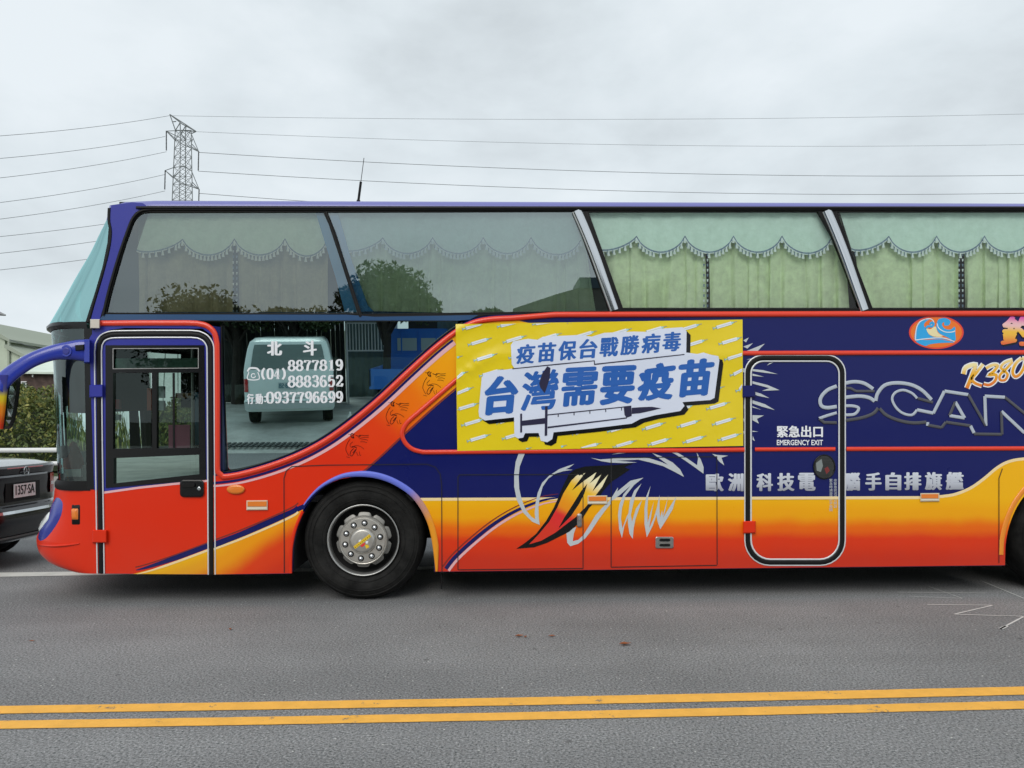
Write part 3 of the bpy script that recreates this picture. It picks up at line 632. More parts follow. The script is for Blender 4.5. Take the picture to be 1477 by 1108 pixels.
# shards beside the poster and on the door
sh = MB()
for k, f in enumerate(([(70, 62), (190, 15), (300, -30), (260, 10), (205, 70), (190, 60), (120, 66)], [(115, 130), (200, 112), (180, 128)], [(70, 215), (105, 218), (105, 262), (60, 250)])):
    MB().sheet(zc(f), .0036).obj('silver_shard_paint', SILV, bus)
for f in ([(1072, 500), (1086, 495), (1078, 503)], [(1072, 491), (1080, 487), (1076, 494)], [(1073, 584), (1079, 588), (1073, 590)], [(1072, 604), (1079, 602), (1073, 609)], [(1072, 622), (1079, 620), (1073, 627)]): MB().sheet(f, .0038).obj('silver_shard_paint', SILV, bus)
for f in ([(175, 225), (280, 235), (430, 275), (300, 262), (175, 245)], [(175, 270), (290, 302), (175, 292)], [(175, 345), (330, 385), (445, 435), (270, 442), (345, 415), (175, 370)], [(175, 445), (260, 470), (345, 515), (230, 492), (175, 472)], [(175, 535), (300, 575), (400, 635), (270, 600), (175, 568)], [(175, 595), (265, 632), (175, 608)], [(175, 685), (290, 688), (220, 722), (240, 770), (175, 735)], [(175, 840), (235, 850), (175, 852)], [(178, 890), (200, 945), (176, 930)], [(345, 165), (385, 158), (318, 190)]):
    MB().sheet(zc(f), .0014).obj('silver_shard_paint', SILV, ed)

# three black line-art emblems
em = MB()
for cx, cy in ((517, 640), (575, 594), (628, 551)):
    S_ = lambda pts: [(cx + x * .135 - 0, cy + y * .135) for x, y in pts]
    for stp, w_ in ((S_([(-60, -110), (-80, -100), (-75, -70), (-50, -62), (-60, -85), (-45, -105)]), 2.4), (S_([(-110, -100), (-80, -95)]), 1), (S_([(-30, -90), (0, -80), (20, -95)]), 1.6), (S_([(0, -60), (30, -90), (60, -85), (110, -90)]), 1.2), (S_([(10, -50), (50, -65), (110, -70)]), 1.0), (S_([(30, -40), (70, -45), (100, -35)]), 1.0), (S_([(20, -20), (60, -20), (90, -10)]), 1.0),
                    (S_([(-90, -50), (-120, 0), (-135, 60), (-115, 110), (-100, 130)]), 1.2), (S_([(-60, -20), (-90, 10), (-75, 40), (-30, 20), (20, 30), (60, 60)]), 1.0), (S_([(-50, 50), (-80, 80), (-90, 120), (-70, 130), (-40, 90), (-20, 50)]), 1.3), (S_([(-30, 60), (-60, 100)]), 1.6), (S_([(-20, 90), (-10, 120), (0, 130)]), 1.0), (S_([(10, 85), (15, 125), (30, 120)]), .9), (S_([(-130, 140), (-90, 150)]), .9), (S_([(-70, 30), (-20, 40)]), 2.0)):
        em.band(sm(stp, 4), w_ * .5, .0048)
em.obj('line_art_emblem', BLKG, bus, kind='stuff')

# big chromed outline lettering
zs = lambda p: Z(1170, 530, 307 / 1477, p)
LT = MB(); LD = MB()
def br(pts, wd=22, dark=False, closed=False):
    (LD if dark else LT).band(sm(zs(pts), 5, closed) if len(pts) > 3 else zs(pts), wd * .2079 * 1.15, .0034, 0, h=.005, closed=closed)
br([(440, 235), (400, 210), (330, 200), (225, 210)]); br([(178, 130), (110, 160), (65, 215), (70, 265), (110, 280), (178, 272)]); br([(225, 112), (300, 100), (370, 112), (430, 150)])
br([(225, 142), (275, 145), (310, 165)], 16, True); br([(310, 165), (440, 165)], 16, True); br([(225, 268), (290, 268), (330, 285), (300, 325), (225, 330)], 18)
br([(178, 315), (110, 335), (55, 355)], 18); br([(55, 355), (90, 382), (178, 384)], 18, True); br([(225, 370), (350, 350), (430, 320), (465, 282)], 20, True)
br([(448, 232), (462, 180), (510, 125), (590, 108), (690, 120), (770, 160), (835, 225)]); br([(740, 215), (845, 243)], 18, True)
br([(735, 215), (700, 180), (640, 158), (585, 175), (562, 220), (590, 280), (640, 320), (700, 330), (735, 295)], 16); br([(735, 295), (848, 318)], 20); br([(475, 285), (520, 330), (600, 365), (700, 385), (800, 380)], 20, True)
for a in ([(848, 318), (925, 165)], [(925, 165), (1090, 190)], [(960, 335), (1065, 352)], [(1065, 352), (1000, 240)], [(1205, 200), (1212, 405)], [(1205, 200), (1345, 208)], [(1320, 305), (1480, 455)], [(1105, 405), (1130, 455)], [(808, 380), (808, 405)]): br(a, 20)
for a in ([(1090, 190), (1212, 405)], [(960, 335), (1000, 240)], [(1345, 208), (1500, 335)], [(1320, 305), (1325, 465)], [(1325, 465), (1130, 462)], [(808, 400), (905, 418)], [(905, 418), (935, 380)], [(935, 380), (1105, 405)]): br(a, 18, True)
for a in ([(1500, 335), (1600, 410)], [(1600, 410), (1600, 215)], [(1600, 215), (1700, 215)], [(1700, 215), (1700, 470)], [(1480, 455), (1700, 470)], [(1780, 215), (1780, 470)], [(1860, 215), (1860, 470)], [(1780, 215), (1860, 215)], [(1940, 470), (2020, 215)], [(2020, 215), (2110, 215)], [(2110, 215), (2200, 470)], [(1940, 470), (2200, 470)]): br(a, 18)
LT.obj('chrome_outline_lettering', mat('silver_airbrush', (.42, .47, .54), .3, coat=.3), bus, kind='stuff'); LD.obj('chrome_outline_lettering', mat('gunmetal_airbrush', (.06, .062, .075), .35, coat=.3), bus, kind='stuff')

# slanted model lettering K380 in brush strokes, and the gradient character at the edge
zk = lambda p: Z(1300, 445, 177 / 1477, p)
kg = grad('yellow_orange_brush_paint', (1425, 520), (1432, 562), [(0, (.85, .75, .4)), (.4, (.82, .42, .02)), (1, (.70, .10, .03))], dirty=False)
KS = [([(750, 790), (780, 710), (890, 680), (860, 780), (830, 860), (790, 960)], 44), ([(985, 670), (900, 780), (850, 850), (890, 900), (970, 930)], 34), ([(1020, 720), (1100, 680), (1160, 690), (1110, 760), (1060, 800), (1140, 800), (1130, 870), (1060, 920), (990, 910)], 34), ([(1340, 620), (1250, 650), (1200, 710), (1250, 760), (1280, 800), (1250, 860), (1190, 860), (1190, 800), (1260, 730), (1340, 640)], 30), ([(1450, 600), (1380, 660), (1340, 760), (1370, 820), (1430, 790), (1480, 700), (1490, 620), (1450, 600)], 34), ([(1560, 640), (1530, 700), (1600, 720), (1640, 640), (1600, 700), (1560, 800)], 30)]
ko = MB(); ki = MB()
for p, w_ in KS: ko.band(sm(zk(p), 4), (w_ + 26) * .12, .0036); ki.band(sm(zk(p), 4), w_ * .12, .0044)
ko.obj('brush_lettering_outline', WHT, bus, kind='stuff'); ki.obj('brush_lettering', kg, bus, kind='stuff')
cg = grad('magenta_yellow_paint', (1470, 457), (1468, 500), [(0, (.70, .10, .42)), (.3, (.82, .5, .5)), (.55, (.84, .50, .06)), (1, (.75, .14, .05))], dirty=False)
MB().text('釣', q4(1443, 457, 1488, 501, 0, 5), .0036, (.075, .06)).obj('brush_lettering', BLKG, bus, kind='stuff')
MB().text('釣', q4(1442, 456, 1487, 499, 0, 5), .0046, (.055, .035)).text('魚', q4(1505, 456, 1550, 499, 0, 5), .0046, (.055, .035)).obj('brush_lettering', cg, bus, kind='stuff')

# oval wave emblem
ov = MB(); zo = lambda p: Z(1300, 445, 177 / 1477, p)
OC = (1350.5, 479.5)
ov.sheet(circ(*OC, 39.5, 48, 24), .003, 0); ov.sheet(circ(*OC, 37, 48, 21.8), .0038, 1)
ov.sheet(zo(sm([(170, 385), (175, 260), (210, 170), (280, 128), (340, 125), (285, 170), (275, 210), (310, 260), (330, 310), (400, 345), (500, 350), (640, 385), (500, 372), (330, 368)], 4, True)), .0046, 2)
ov.sheet(zo(sm([(425, 190), (450, 130), (530, 115), (590, 150), (575, 200), (520, 205), (515, 165), (490, 190), (520, 240), (590, 255), (645, 220), (650, 300), (650, 390), (560, 350), (460, 300), (425, 240)], 4, True)), .0046, 2)
ov.sheet(zo(sm([(175, 392), (330, 378), (480, 375), (640, 408), (480, 415), (350, 430), (280, 450)], 4, True)), .0050, 2)
ov.sheet(zo(sm([(300, 240), (350, 250), (410, 215), (440, 290), (500, 335), (400, 340), (330, 305)], 4, True)), .0056, 3)
for p in ([(280, 130), (350, 125), (390, 160), (380, 200), (345, 195)], [(430, 180), (450, 235), (520, 280), (600, 285), (650, 270)], [(175, 380), (330, 362), (500, 355), (640, 398)], [(170, 385), (180, 250), (220, 165), (290, 128)]): ov.band(zo(sm(p, 5)), 1.4, .0062, 4)
ov.band(zo(sm([(345, 195), (365, 170), (390, 185), (370, 215), (320, 215), (300, 240)], 5)), 3.2, .0066, 2)
ov.obj('wave_emblem', [REDM, mat('emblem_orange', (.80, .17, .01), .35), mat('emblem_blue', (.02, .36, .75), .35), mat('emblem_cream', (.80, .70, .40), .4), mat('emblem_silver', (.7, .75, .8), .3)], bus, kind='stuff')

# panel seams (recess strips), handles, lamps
SEAM = mat('panel_gap', (.006, .006, .008), .7)
for k, p in enumerate(([(660.5, 822), (660.5, 688), (663, 685), (841, 684.5), (841, 820.3)], [(661, 822), (841, 820)], [(881.5, 818), (881.5, 660.5), (1034, 658.8), (1034.5, 815)], [(881.5, 818.2), (1034, 815.5)], [(410, 826), (409.5, 690), (413, 679), (421, 673), (470, 671)], [(470, 671), (616, 669.6), (628, 674), (635, 684), (637, 700), (637.5, 826)], [(1441, 812), (1441, 690), (1446, 676)])):
    MB().band(p, 1.15, .0068).obj('panel_gap', SEAM, bus)
h = MB().plate(rr(945.5, 774.5, 971.5, 791, 2, 2), 0, .014, 1.2).obj('locker_handle', ALU, bus)
MB().plate(rr(951, 777, 967, 781.3, 2, 2), .012, .0155, .5).plate(rr(951, 784.5, 967, 788.5, 2, 2), .012, .0155, .5).obj('grip_recess', BLK, h)
h = MB().plate(rr(832, 741, 839.5, 760.5, 3, 3), 0, .022, 1.4).obj('locker_handle', ALU, bus)
MB().plate(rr(834, 743, 837.8, 751, 1.5, 2), .020, .030, .6).obj('latch_lever', CHR, h)
def reflector(x0, y0, x1, y1):
    a = MB().plate([(x0, y0), (x1, y0 - .3), (x1, y1 - .3), (x0, y1)], 0, .016, 1).obj('reflector', mat('reflector_case', (.62, .55, .40), .4), bus)
    MB().plate([(x0 + 1.5, y0 + 1.5), (x1 - 1.5, y0 + 1.2), (x1 - 1.5, y0 + (y1 - y0) * .62), (x0 + 1.5, y0 + (y1 - y0) * .62)], .014, .021, .8).obj('lens', AMBER, a)
    MB().plate([(x0 + 1, y0 + (y1 - y0) * .74), (x1 - 1, y0 + (y1 - y0) * .72), (x1 - 1, y1 - 2), (x0 + 1, y1 - 1.6)], .014, .019, .6).obj('lens', mat('pale_lens', (.75, .70, .6), .3), a)
reflector(355.5, 722, 386, 736); reflector(847.5, 715, 876, 727.5); reflector(1327.5, 711.5, 1355, 723.5)
a = MB().plate(circ(340, 706, 13, 20, 7), 0, .018, 3).obj('side_marker_lamp', AMBER, bus, smooth=True)
MB().band([(636, 829), (637.5, 840), (636.5, 850)], 2.4, -.03, h=.01).obj('drip_hose', BLK, bus)

# --- poster
zp = lambda p: Z(640, 440, 450 / 1477, p)
_rp = [Vector(q) for q in sm([(640, 570), (657, 549), (700, 519), (730, 511.5), (800, 510.3), (1075, 508.5)], 4)], [Vector((x, y)) for x, y in offset_path(swoosh, 5.5) if 640 < x < 760]
def ridge(px, py):
    if px < 715: d = min((Vector((px, py)) - q).length for l in _rp for q in l); return .010 * math.exp(-(d / 8) ** 2)
    k = max(0, min(1, (px - 715) / 50)) - .5 * max(0, min(1, (px - 930) / 60)); return .0075 * (1 - k) * math.exp(-((py - 511) / 9) ** 2)
def ban(px, py): return .0205 + ridge(px, py) + .0035 * math.sin(px * .045 + py * .02) * math.cos(py * .05) + (.0025 * math.exp(-((py - 513) / 24) ** 2))
nx, ny = 150, 66; vs = []; fs = []
for j in range(ny + 1):
    for i in range(nx + 1):
        u, v = i / nx, j / ny; x = (657.2 * (1 - u) + 1071 * u) * (1 - v) + (659.6 * (1 - u) + 1072 * u) * v; y = (467.6 * (1 - u) + 461 * u) * (1 - v) + (650.5 * (1 - u) + 643.3 * u) * v
        vs.append(P(x, y, ban(x, y) + random.uniform(-.0001, .0001)))
for j in range(ny):
    for i in range(nx): k = j * (nx + 1) + i; fs.append((k, k + 1, k + nx + 2, k + nx + 1))
YB_ = mat('yellow_poster_vinyl', (.76, .58, .002), .33, coat=.25, bump=1, bscale=3.2)
poster = mesh('vinyl_poster', vs, fs, YB_, bus, smooth=True, label='yellow vinyl poster with blue slogan lettering taped along the side')
def mbk(k):
    g_ = lambda x, y: ban(x, y) + .0012 * k
    g_.curved = True; return g_
sy = MB()
def syringe(x, y, s=1.0):
    dx, dy = 31 * s, -9.3 * s; n_ = Vector((-dy, dx)).normalized()
    f = lambda a, w_: [(x + dx * a - n_.x * w_, y + dy * a - n_.y * w_), (x + dx * a + n_.x * w_, y + dy * a + n_.y * w_)]
    def seg(a, b, w0, w1, mi, k):
        p = f(a, w0); q = f(b, w1); pts_ = [p[0], q[0], q[1], p[1]]
        cl_ = [(min(max(u, 658.5 + (v - 467) * .012), 1070.4), v) for u, v in pts_]
        lo = lambda u: 467.6 - 6.6 * (u - 657) / 414 + .8; hi = lambda u: 650.5 - 7.2 * (u - 659) / 413 - .8
        cl_ = [(u, min(max(v, lo(u)), hi(u))) for u, v in cl_]
        if abs(cl_[0][0] - cl_[1][0]) < .4 or abs(cl_[0][1] - cl_[3][1]) < .3: return
        sy.add([P(u, v, mbk(k)(u, v)) for u, v in cl_], [(0, 1, 2, 3)], mi)
    seg(.10, .80, 2.3, 2.3, 0, 2.5); seg(.80, .90, 1.6, .9, 1, 2.5); seg(.90, 1.06, .5, .3, 2, 2.5); seg(-.04, .10, .7, .7, 1, 2.5); seg(.12, .78, .35, .35, 3, 3.2); seg(-.06, -.03, 2.2, 2.2, 2, 2.5); seg(.10, .12, 2.9, 2.9, 2, 3.2)
for r_ in range(11):
    for c_ in range(11):
        x = 618 + c_ * 50.5 + (r_ * 8.2); y = 478 + r_ * 22.6 - c_ * 3.4 + ((c_ % 2) * 0)
        if 628 < x < 1069 and 456 < y < 664: syringe(x, y)
sy.obj('syringe_pattern', [mat('print_white', (.74, .78, .82), .4), mat('print_cyan', (.30, .62, .66), .4), mat('print_grey_blue', (.22, .30, .38), .4), mat('print_pale_blue', (.50, .58, .66), .4)], poster, kind='stuff')
back = [(318, 190), (330, 172), (400, 160), (445, 165), (470, 150), (640, 142), (700, 150), (760, 132), (900, 126), (990, 128), (1030, 112), (1130, 105), (1150, 125), (1148, 225), (1200, 232), (1230, 225), (1262, 235), (1300, 242), (1305, 262), (1282, 440), (1262, 450), (1130, 460), (1140, 478), (1120, 502), (1000, 522), (930, 540), (890, 562), (700, 585), (520, 603), (514, 635), (490, 650), (460, 643), (449, 606), (385, 607), (376, 628), (352, 632), (335, 622), (333, 532), (195, 547), (168, 530), (165, 505), (180, 345), (190, 325), (235, 312), (300, 305), (335, 300), (322, 280)]
MB().sheet(zp([(x + 19, y + 17) for x, y in back]), mbk(3.4), 0).obj('slogan_shadow', BLKG, poster)
MB().sheet(zp(back), mbk(4.2), 0).obj('slogan_backing', mat('print_lavender_white', (.66, .71, .84), .4), poster)
t1 = MB(); BLUP = mat('print_blue', (.012, .105, .42), .4)
for i, ch in enumerate('疫苗保台戰勝病毒'):
    x = 342 + 98.9 * i; y = 188 - 8.4 * i
    t1.text(ch, zp([(x + 6, y), (x + 94, y - 5), (x + 86, y + 88), (x - 2, y + 93)]), mbk(5.2), (.045, .02))
t2q = ([(200, 340), (362, 328), (345, 512), (182, 526)], [(378, 318), (552, 300), (535, 492), (360, 506)], [(566, 298), (737, 290), (720, 470), (550, 485)], [(748, 290), (917, 283), (897, 466), (735, 477)], [(925, 288), (1102, 262), (1086, 447), (912, 457)], [(1115, 262), (1287, 248), (1264, 427), (1098, 441)])
for ch, q in zip('台灣需要疫苗', t2q): t1.text(ch, zp(q), mbk(5.2), {'灣': (.032, .018), '需': (.048, .024)}.get(ch, (.066, .036)))
t1.obj('slogan_lettering', BLUP, poster, kind='stuff')
dk = MB()
zps = lambda p, k=6.4: dk.sheet(zp(p), mbk(k))
zps([(490, 290), (505, 298), (502, 345), (490, 385), (478, 418), (458, 392), (452, 372), (466, 325)])
zps([(362, 515), (371, 514), (371, 603), (362, 604)]); zps([(480, 480), (492, 479), (490, 618), (478, 620)]); zps([(371, 548), (479, 535), (479, 562), (371, 572)])
zps([(492, 518), (860, 480), (862, 484), (492, 523)]); zps([(492, 576), (866, 532), (868, 537), (492, 584)]); zps([(852, 480), (888, 476), (890, 525), (866, 534), (856, 520)]); zps([(890, 487), (930, 484), (985, 482), (1030, 489), (985, 500), (930, 512), (890, 516)])
zps([(325, 300), (560, 276), (715, 262), (716, 278), (1140, 232), (1140, 236), (712, 284), (711, 266), (560, 281), (325, 304)])
for k in range(5): zps([(540 + 75 * k, 514 - 7.6 * k), (544 + 75 * k, 514 - 7.6 * k), (544 + 75 * k, 530 - 7.6 * k), (540 + 75 * k, 530 - 7.6 * k)])
dk.obj('syringe_drawing', mat('print_dark_navy', (.012, .010, .045), .4), poster, kind='stuff')

# --- big low side window, framed at its edge with rubber
lowg = [(319, 464), (700, 464)] + [p for p in offset_path(swoosh, -1) if p[0] < 672][::-1]
gx = [(317, 460), (660, 460)] + [p for p in offset_path(swoosh, 3) if 317 < p[0] < 662][::-1] + [(317, 683)]
GL = MB().sheet(gx, lowoff, 0).obj('low_side_window', GLOW, bus, label='large dark mirror-like lower window with white phone numbers')
MB().band([(319.5, 470), (319.5, 676)] + [p for p in offset_path(swoosh, -1.2) if 320 < p[0] < 668], 2.6, lambda x, y: lowoff(x, y) * .5, 0, h=.02).obj('window_rubber', BLK, GL, smooth=True)
lt = MB(); lo_ = lambda x, y: lowoff(x, y) + .004
lt.text('北', q4(385, 492, 407, 513), lo_, (.06, .02)); lt.text('斗', q4(437, 491, 457, 513), lo_, (.06, .02))
numerals(lt, '8877819', 415, 520, 495, 535, lo_, 3.6, 1.3, 1.0); numerals(lt, '8883652', 415, 542.5, 495, 558.5, lo_, 3.6, 1.3, 1.0); numerals(lt, '0937796699', 384, 566, 495, 581.5, lo_, 3.6, 1.3, 1.0)
numerals(lt, '(04)', 375, 532, 414, 546.5, lo_, 3.4, 1.3)
lt.text('行', q4(356, 568, 366, 583), lo_, (.06, .02)); lt.text('動', q4(368.5, 568, 379.5, 583), lo_, (.05, .02)); numerals(lt, ':', 379, 567, 386, 582, lo_, 2.4, 2.4)
pen(lt, [(357, 536), (360, 531.5), (366, 531), (371, 532), (374.5, 536)], 2.6, 2.6, lo_); pen(lt, [(359, 537), (357.5, 547), (373.5, 547), (372, 537)], 1.4, 1.4, lo_); pen(lt, circ(365.5, 542, 3, 9), 1.3, 1.3, lo_)
lt.obj('phone_lettering', WHT, GL, kind='stuff')

# --- entrance door
dop = sm([(149, 828), (146, 760), (143, 640), (142, 560), (142, 520)], 3)
seal_c = [(145.5, 827.5), (144.5, 760), (143, 660), (142, 560), (141.5, 508)] + sm([(142.5, 497), (148, 488), (158, 483.5), (170, 482.5)], 4) + [(220, 482), (275, 482)] + sm([(286, 483), (296, 488), (302.5, 498), (303.5, 510)], 4) + [(304, 600), (304.6, 700), (305.2, 829)]
win = [(152, 498), (294.5, 498), (297, 692), (152.5, 704)]
dpoly = [(x, y) for x, y in seal_c]
door = MB().sheet(dpoly, -.003, thick=.045, holes=[[(153.5, 499.5), (293, 499.5), (295.3, 690.5), (154, 702.5)]]).obj('entrance_door', VIOL, bus, label='violet and red hinged front door with a black framed window')
dred = [(146, 714)] + [(150, 711), (200, 704.5), (250, 699), (304.6, 694.5), (305.1, 828.6), (145.6, 827.2)]
MB().sheet([(148.6, 709)] + [(200, 703.5), (250, 698.5), (301.8, 693), (302.6, 828.6), (149.4, 827.4)], -.0012).obj('door_lower_paint', RED, door)
sd = MB()
sd.band([(147.5, 711), (200, 703.6), (250, 698.2), (303, 693.2)], 3.2, .0002, 1)
cd = sm([(196, 821.5), (215, 816.5), (255, 803), (303, 785)], 5)
sd.band(offset_path(cd, 1), [1 + 6.5 * min(1, i / 10) for i in range(len(cd))], .0002, 0); sd.band(offset_path(cd, 7), [.5 + 2.8 * min(1, i / 8) for i in range(len(cd))], .0008, 2); sd.band(offset_path(cd, -3.4), 1.6, .0008, 3)
sd.obj('door_stripes', [NAVY, PINK, CREAM, DKRED], door)
yd = grad('door_yellow_paint', (285, 800), (300, 840), [(0, (.86, .44, .003)), (.4, (.80, .35, .01)), (1, (.66, .08, .01))])
MB().sheet([(192, 828), (230, 818.5), (262, 808.5), (302.4, 794), (302.5, 828.5)], -.0004).obj('door_yellow_paint', yd, door)
MB().band(seal_c, 6.5, .001, 0, h=.012).obj('door_seal', BLK, door, smooth=True)
MB().band(offset_path(seal_c, -5.2), 2.2, .002, 0, h=.007).band(offset_path(seal_c, 4.8), 2.2, .002, 0, h=.007).obj('seal_trim', SEALW, door, smooth=True)
for i in range(0): pass
ow = [(152, 498), (294.5, 498), (297, 692), (152.5, 704)]
p1 = [(163, 503), (286, 502.5), (286, 531), (163, 532)]; p2 = [(163, 538), (219, 537.5), (219.5, 646.5), (163, 647.5)]; p3 = [(226, 537.5), (286.5, 537), (287, 646), (226, 646.8)]; p4 = [(164, 661), (287, 656), (287.5, 684), (164, 697.5)]
MB().sheet(ow, .004, thick=.04, holes=[p1, p2, p3, p4]).obj('door_window_frame', BLKG, door)
MB().band([(250.5, 538), (251, 646)], 3.6, -.01, h=.012).obj('sliding_pane_frame', BLK, door)
for p in (p1, p2, p3, p4):
    MB().sheet([(x + (1 if x > 225 else -1), y) for x, y in p], -.02).obj('door_pane', GLP if p is p4 else GDOOR, door)
tl_ = MB()
for p in (p1,): tl_.band(p, 1.0, .0052, closed=True)
tl_.obj('frame_bead', ALU, door)
MB().plate([(129, 555.5), (148.5, 555), (148.5, 573), (129, 573.5)], .0, .035).obj('hinge', VIOL, door)
MB().plate([(133, 764.5), (154, 764.5), (154, 783), (133, 783)], .0, .035).obj('hinge', RED, door, label='red lower hinge')
hd = MB().plate(rr(259.5, 692.5, 294, 717, 5, 4), -.002, .018, 2).obj('handle', BLKG, door)
MB().plate(rr(263, 697, 281, 703, 2, 3), .017, .034, 1).obj('handle_lever', BLK, hd); MB().plate(circ(287, 705, 2.6, 12), .017, .024, .6).obj('lock', CHR, hd)

# --- upper windows
gutter_y = lambda x: 300.5 + (0 if x > 400 else 0)
UG = -.030
w1 = sm([(152.5, 452), (160, 420), (172, 378), (184, 340), (193, 318), (203, 308), (215, 306)], 4) + [(467, 305.5), (478, 330), (500, 400), (517, 453)]
w2 = [(471, 305.5), (826, 304.5), (845, 345), (868, 403), (885, 449), (521, 454), (505, 405), (483, 335)]
w3 = [(846, 305), (1180, 304.5), (1200, 340), (1224, 400), (1241, 445.5), (897, 446), (880, 400), (862, 350)]
w4 = [(1206, 305), (1540, 304.5), (1560, 340), (1584, 400), (1600, 445.5), (1258, 445.5), (1241, 400), (1222, 350)]
def shiftp(p, d): return [(x + d, y) for x, y in p]
w5 = shiftp(w4, 362); w6 = shiftp(w4, 724)
WINS = [w1, w2, w3, w4, w5]
up_out = [(124, 466), (134, 432), (148, 384), (156, 348), (157, 322), (158, 300), (172, 296), (XE, 296), (XE, 452), (745, 452), (700, 456), (672, 463), (640, 463), (128, 466)]
band_low = [(124, 466), (640, 466), (640, 459)]
frame_holes = [w1, w2, [(849, 308.5)] + w3[1:2] + w3[2:], w4, w5]
ub = MB().sheet([(124, 463)] + [(134, 432), (148, 384), (155, 350), (157, 322), (160, 301), (205, 297), (XE, 299), (XE, 452), (745, 453.5), (700, 455), (660, 463.5), (136, 463.5)], 0, thick=.035, holes=WINS).obj('upper_window_frame', BLK, bus)
for k, p in enumerate(WINS):
    o = MB().sheet(p, lambda x, y: -.012 - .0 * y, 0).obj('upper_window', (GUP, GUP2)[k] if k < 2 else GRR, bus, label=('front-most upper side window, curtained and mirroring trees' if k == 0 else 'second upper side window, mirroring sky and trees') if k < 2 else None)
    o2 = MB().band([(x, y) for x, y in p], 2.2, -.008, 0, h=.010, closed=True).obj('window_rubber', BLK, o, smooth=True)
# blue body pillars seen behind the front two panes, and the sill band
pb = MB()
pb.sheet([(455, 306), (468, 306), (520, 455), (498, 453), (484, 400)], -.035, thick=.05)
pb.sheet([(474, 306), (487, 306), (505, 370), (530, 440), (545, 455), (522, 456)], -.036, thick=.05)
pb.obj('window_pillar', mat('blue_pillar_paint', (.06, .33, .72), .25, coat=.4), bus)
MB().sheet([(152, 450), (500, 450), (545, 449), (690, 452), (700, 456), (680, 463), (128, 463)], -.034, thick=.03).obj('sill_band', mat('deep_blue_sill', (.012, .06, .16), .3, coat=.3), bus)
MB().sheet([(150, 453.5), (500, 454), (540, 457), (690, 454.5), (678, 461), (662, 462.5), (142, 462)], .0015).obj('sill_paint', MATS['deep_blue_sill'], bus)
for p, q in (((825, 303.5), (839, 303.5)), ((1186, 303.5), (1200, 303.5)), ((1548, 303.5), (1562, 303.5)), ((1910, 303.5), (1924, 303.5))):
    x = p[0]; pa = sm([(x + 6.5, 303.5), (x + 20, 335), (x + 34, 371), (x + 47, 408), (x + 61, 447.5)], 4)
    MB().band(pa, lambda t: 14.5 - 2 * t, .003, 0, h=.012).obj('chrome_pillar', CHR, bus, smooth=True)
MB().sheet([(826, 303), (848, 303), (900, 448), (878, 448)], .0012).obj('pillar_rubber', BLK, bus)
MB().band([(470, 305), (480, 335), (500, 395), (520, 457)], 4.2, -.005, 0, h=.012).obj('pillar_rubber', BLK, bus, smooth=True)
# violet corner pillar and the column down the front of the door
MB().sheet(sm([(160, 296), (159, 318), (161, 335), (158, 360), (150, 395), (139, 432), (130, 464)], 4) + [(138, 474), (129, 488), (131, 560), (136, 706), (144, 707), (140.5, 600), (138, 506), (143, 485), (158, 476), (180, 473), (292, 474), (306, 484), (309, 500), (309.4, 486), (300, 472), (280, 463.5), (143, 463.5)] + sm([(150, 440), (160, 405), (175, 360), (186, 325), (196, 306), (214, 301)], 4) + [(216, 300.5), (206, 293), (190, 291.8)], .003).obj('corner_pillar_paint', VIOL, bus)
MB().band(sm([(148.5, 455), (157, 418), (170, 373), (183, 335), (192, 314), (204, 304), (220, 302)], 5) + [(500, 302), (XE, 301.5)], 4.0, .004, 0, h=.010).obj('window_seal', BLK, bus, smooth=True)
MB().band([(196, 299.5), (500, 299.8), (900, 300), (XE, 299.5)], 4.2, .006, 0, h=.016).obj('roof_gutter', BLK, bus, smooth=True)

# curtains
def curtain(x0, x1, gaps, y0, y1, lean=0, label=None, cm=None):
    edges = [x0] + gaps + [x1]
    for a, b in zip(edges, edges[1:]):
        a2 = a + (2.6 if a != x0 else 0); b2 = b - (2.6 if b != x1 else 0)
        n = max(8, int((b2 - a2) / 1.6)); vs = []; ph = 0; phs = []
        k0 = random.uniform(0, 6)
        for i in range(n + 1): ph += (1.6 / 24 * 2 * math.pi) * (1 + .45 * math.sin(i * .11 + k0) + .25 * math.sin(i * .043 + 2 * k0)); phs.append(ph)
        rows = 9
        for j in range(rows + 1):
            v = j / rows
            for i in range(n + 1):
                u = i / n; sq = 1 - .02 * math.sin(v * math.pi) * 0; x = a2 + (b2 - a2) * u + 1.5 * math.sin(phs[i] * .5 + v * 2) * v
                s_ = abs(math.sin(phs[i] / 2)); fold = 1.6 * (s_ ** .55 - .75) + .25 * math.sin(phs[i] * 1.3 + k0)
                lean_ = 0
                if lean and x > b2 - 22 and b == x1: lean_ = -(1 - v) * lean * ((x - (b2 - 22)) / 22)
                if lean and x < a2 + 30 and a == x0: lean_ = -(1 - v) * lean * (1 - (x - a2) / 30) * 1.0
                vs.append(P(x + lean_ + 2.6 * math.cos(phs[i]) * (.4 + .6 * v), y0 + (y1 - y0) * v, -.125 + .030 * fold * (.6 + .4 * v) + .004 * math.sin(x * .3 + j)))
        fs = [(j * (n + 1) + i, j * (n + 1) + i + 1, (j + 1) * (n + 1) + i + 1, (j + 1) * (n + 1) + i) for j in range(rows) for i in range(n)]
        c_ = mesh('curtain', vs, fs, cm or CURT, bus, smooth=True, label=label)
        # lace edge beside an opening
        for e_, gap in ((a2, a != x0), (b2, b != x1)):
            if gap:
                t_ = MB()
                for k in range(16):
                    yy = y0 + 20 + (y1 - y0 - 22) * k / 15; t_.sheet([(e_ - 1.3, yy - 2.6), (e_ + 1.3, yy - 2.6), (e_ + .7, yy + 1.2), (e_ - .7, yy + 1.2)], -.092, k % 2)
                t_.obj('curtain_lace', [FRNW, FRNG], c_, kind='stuff')
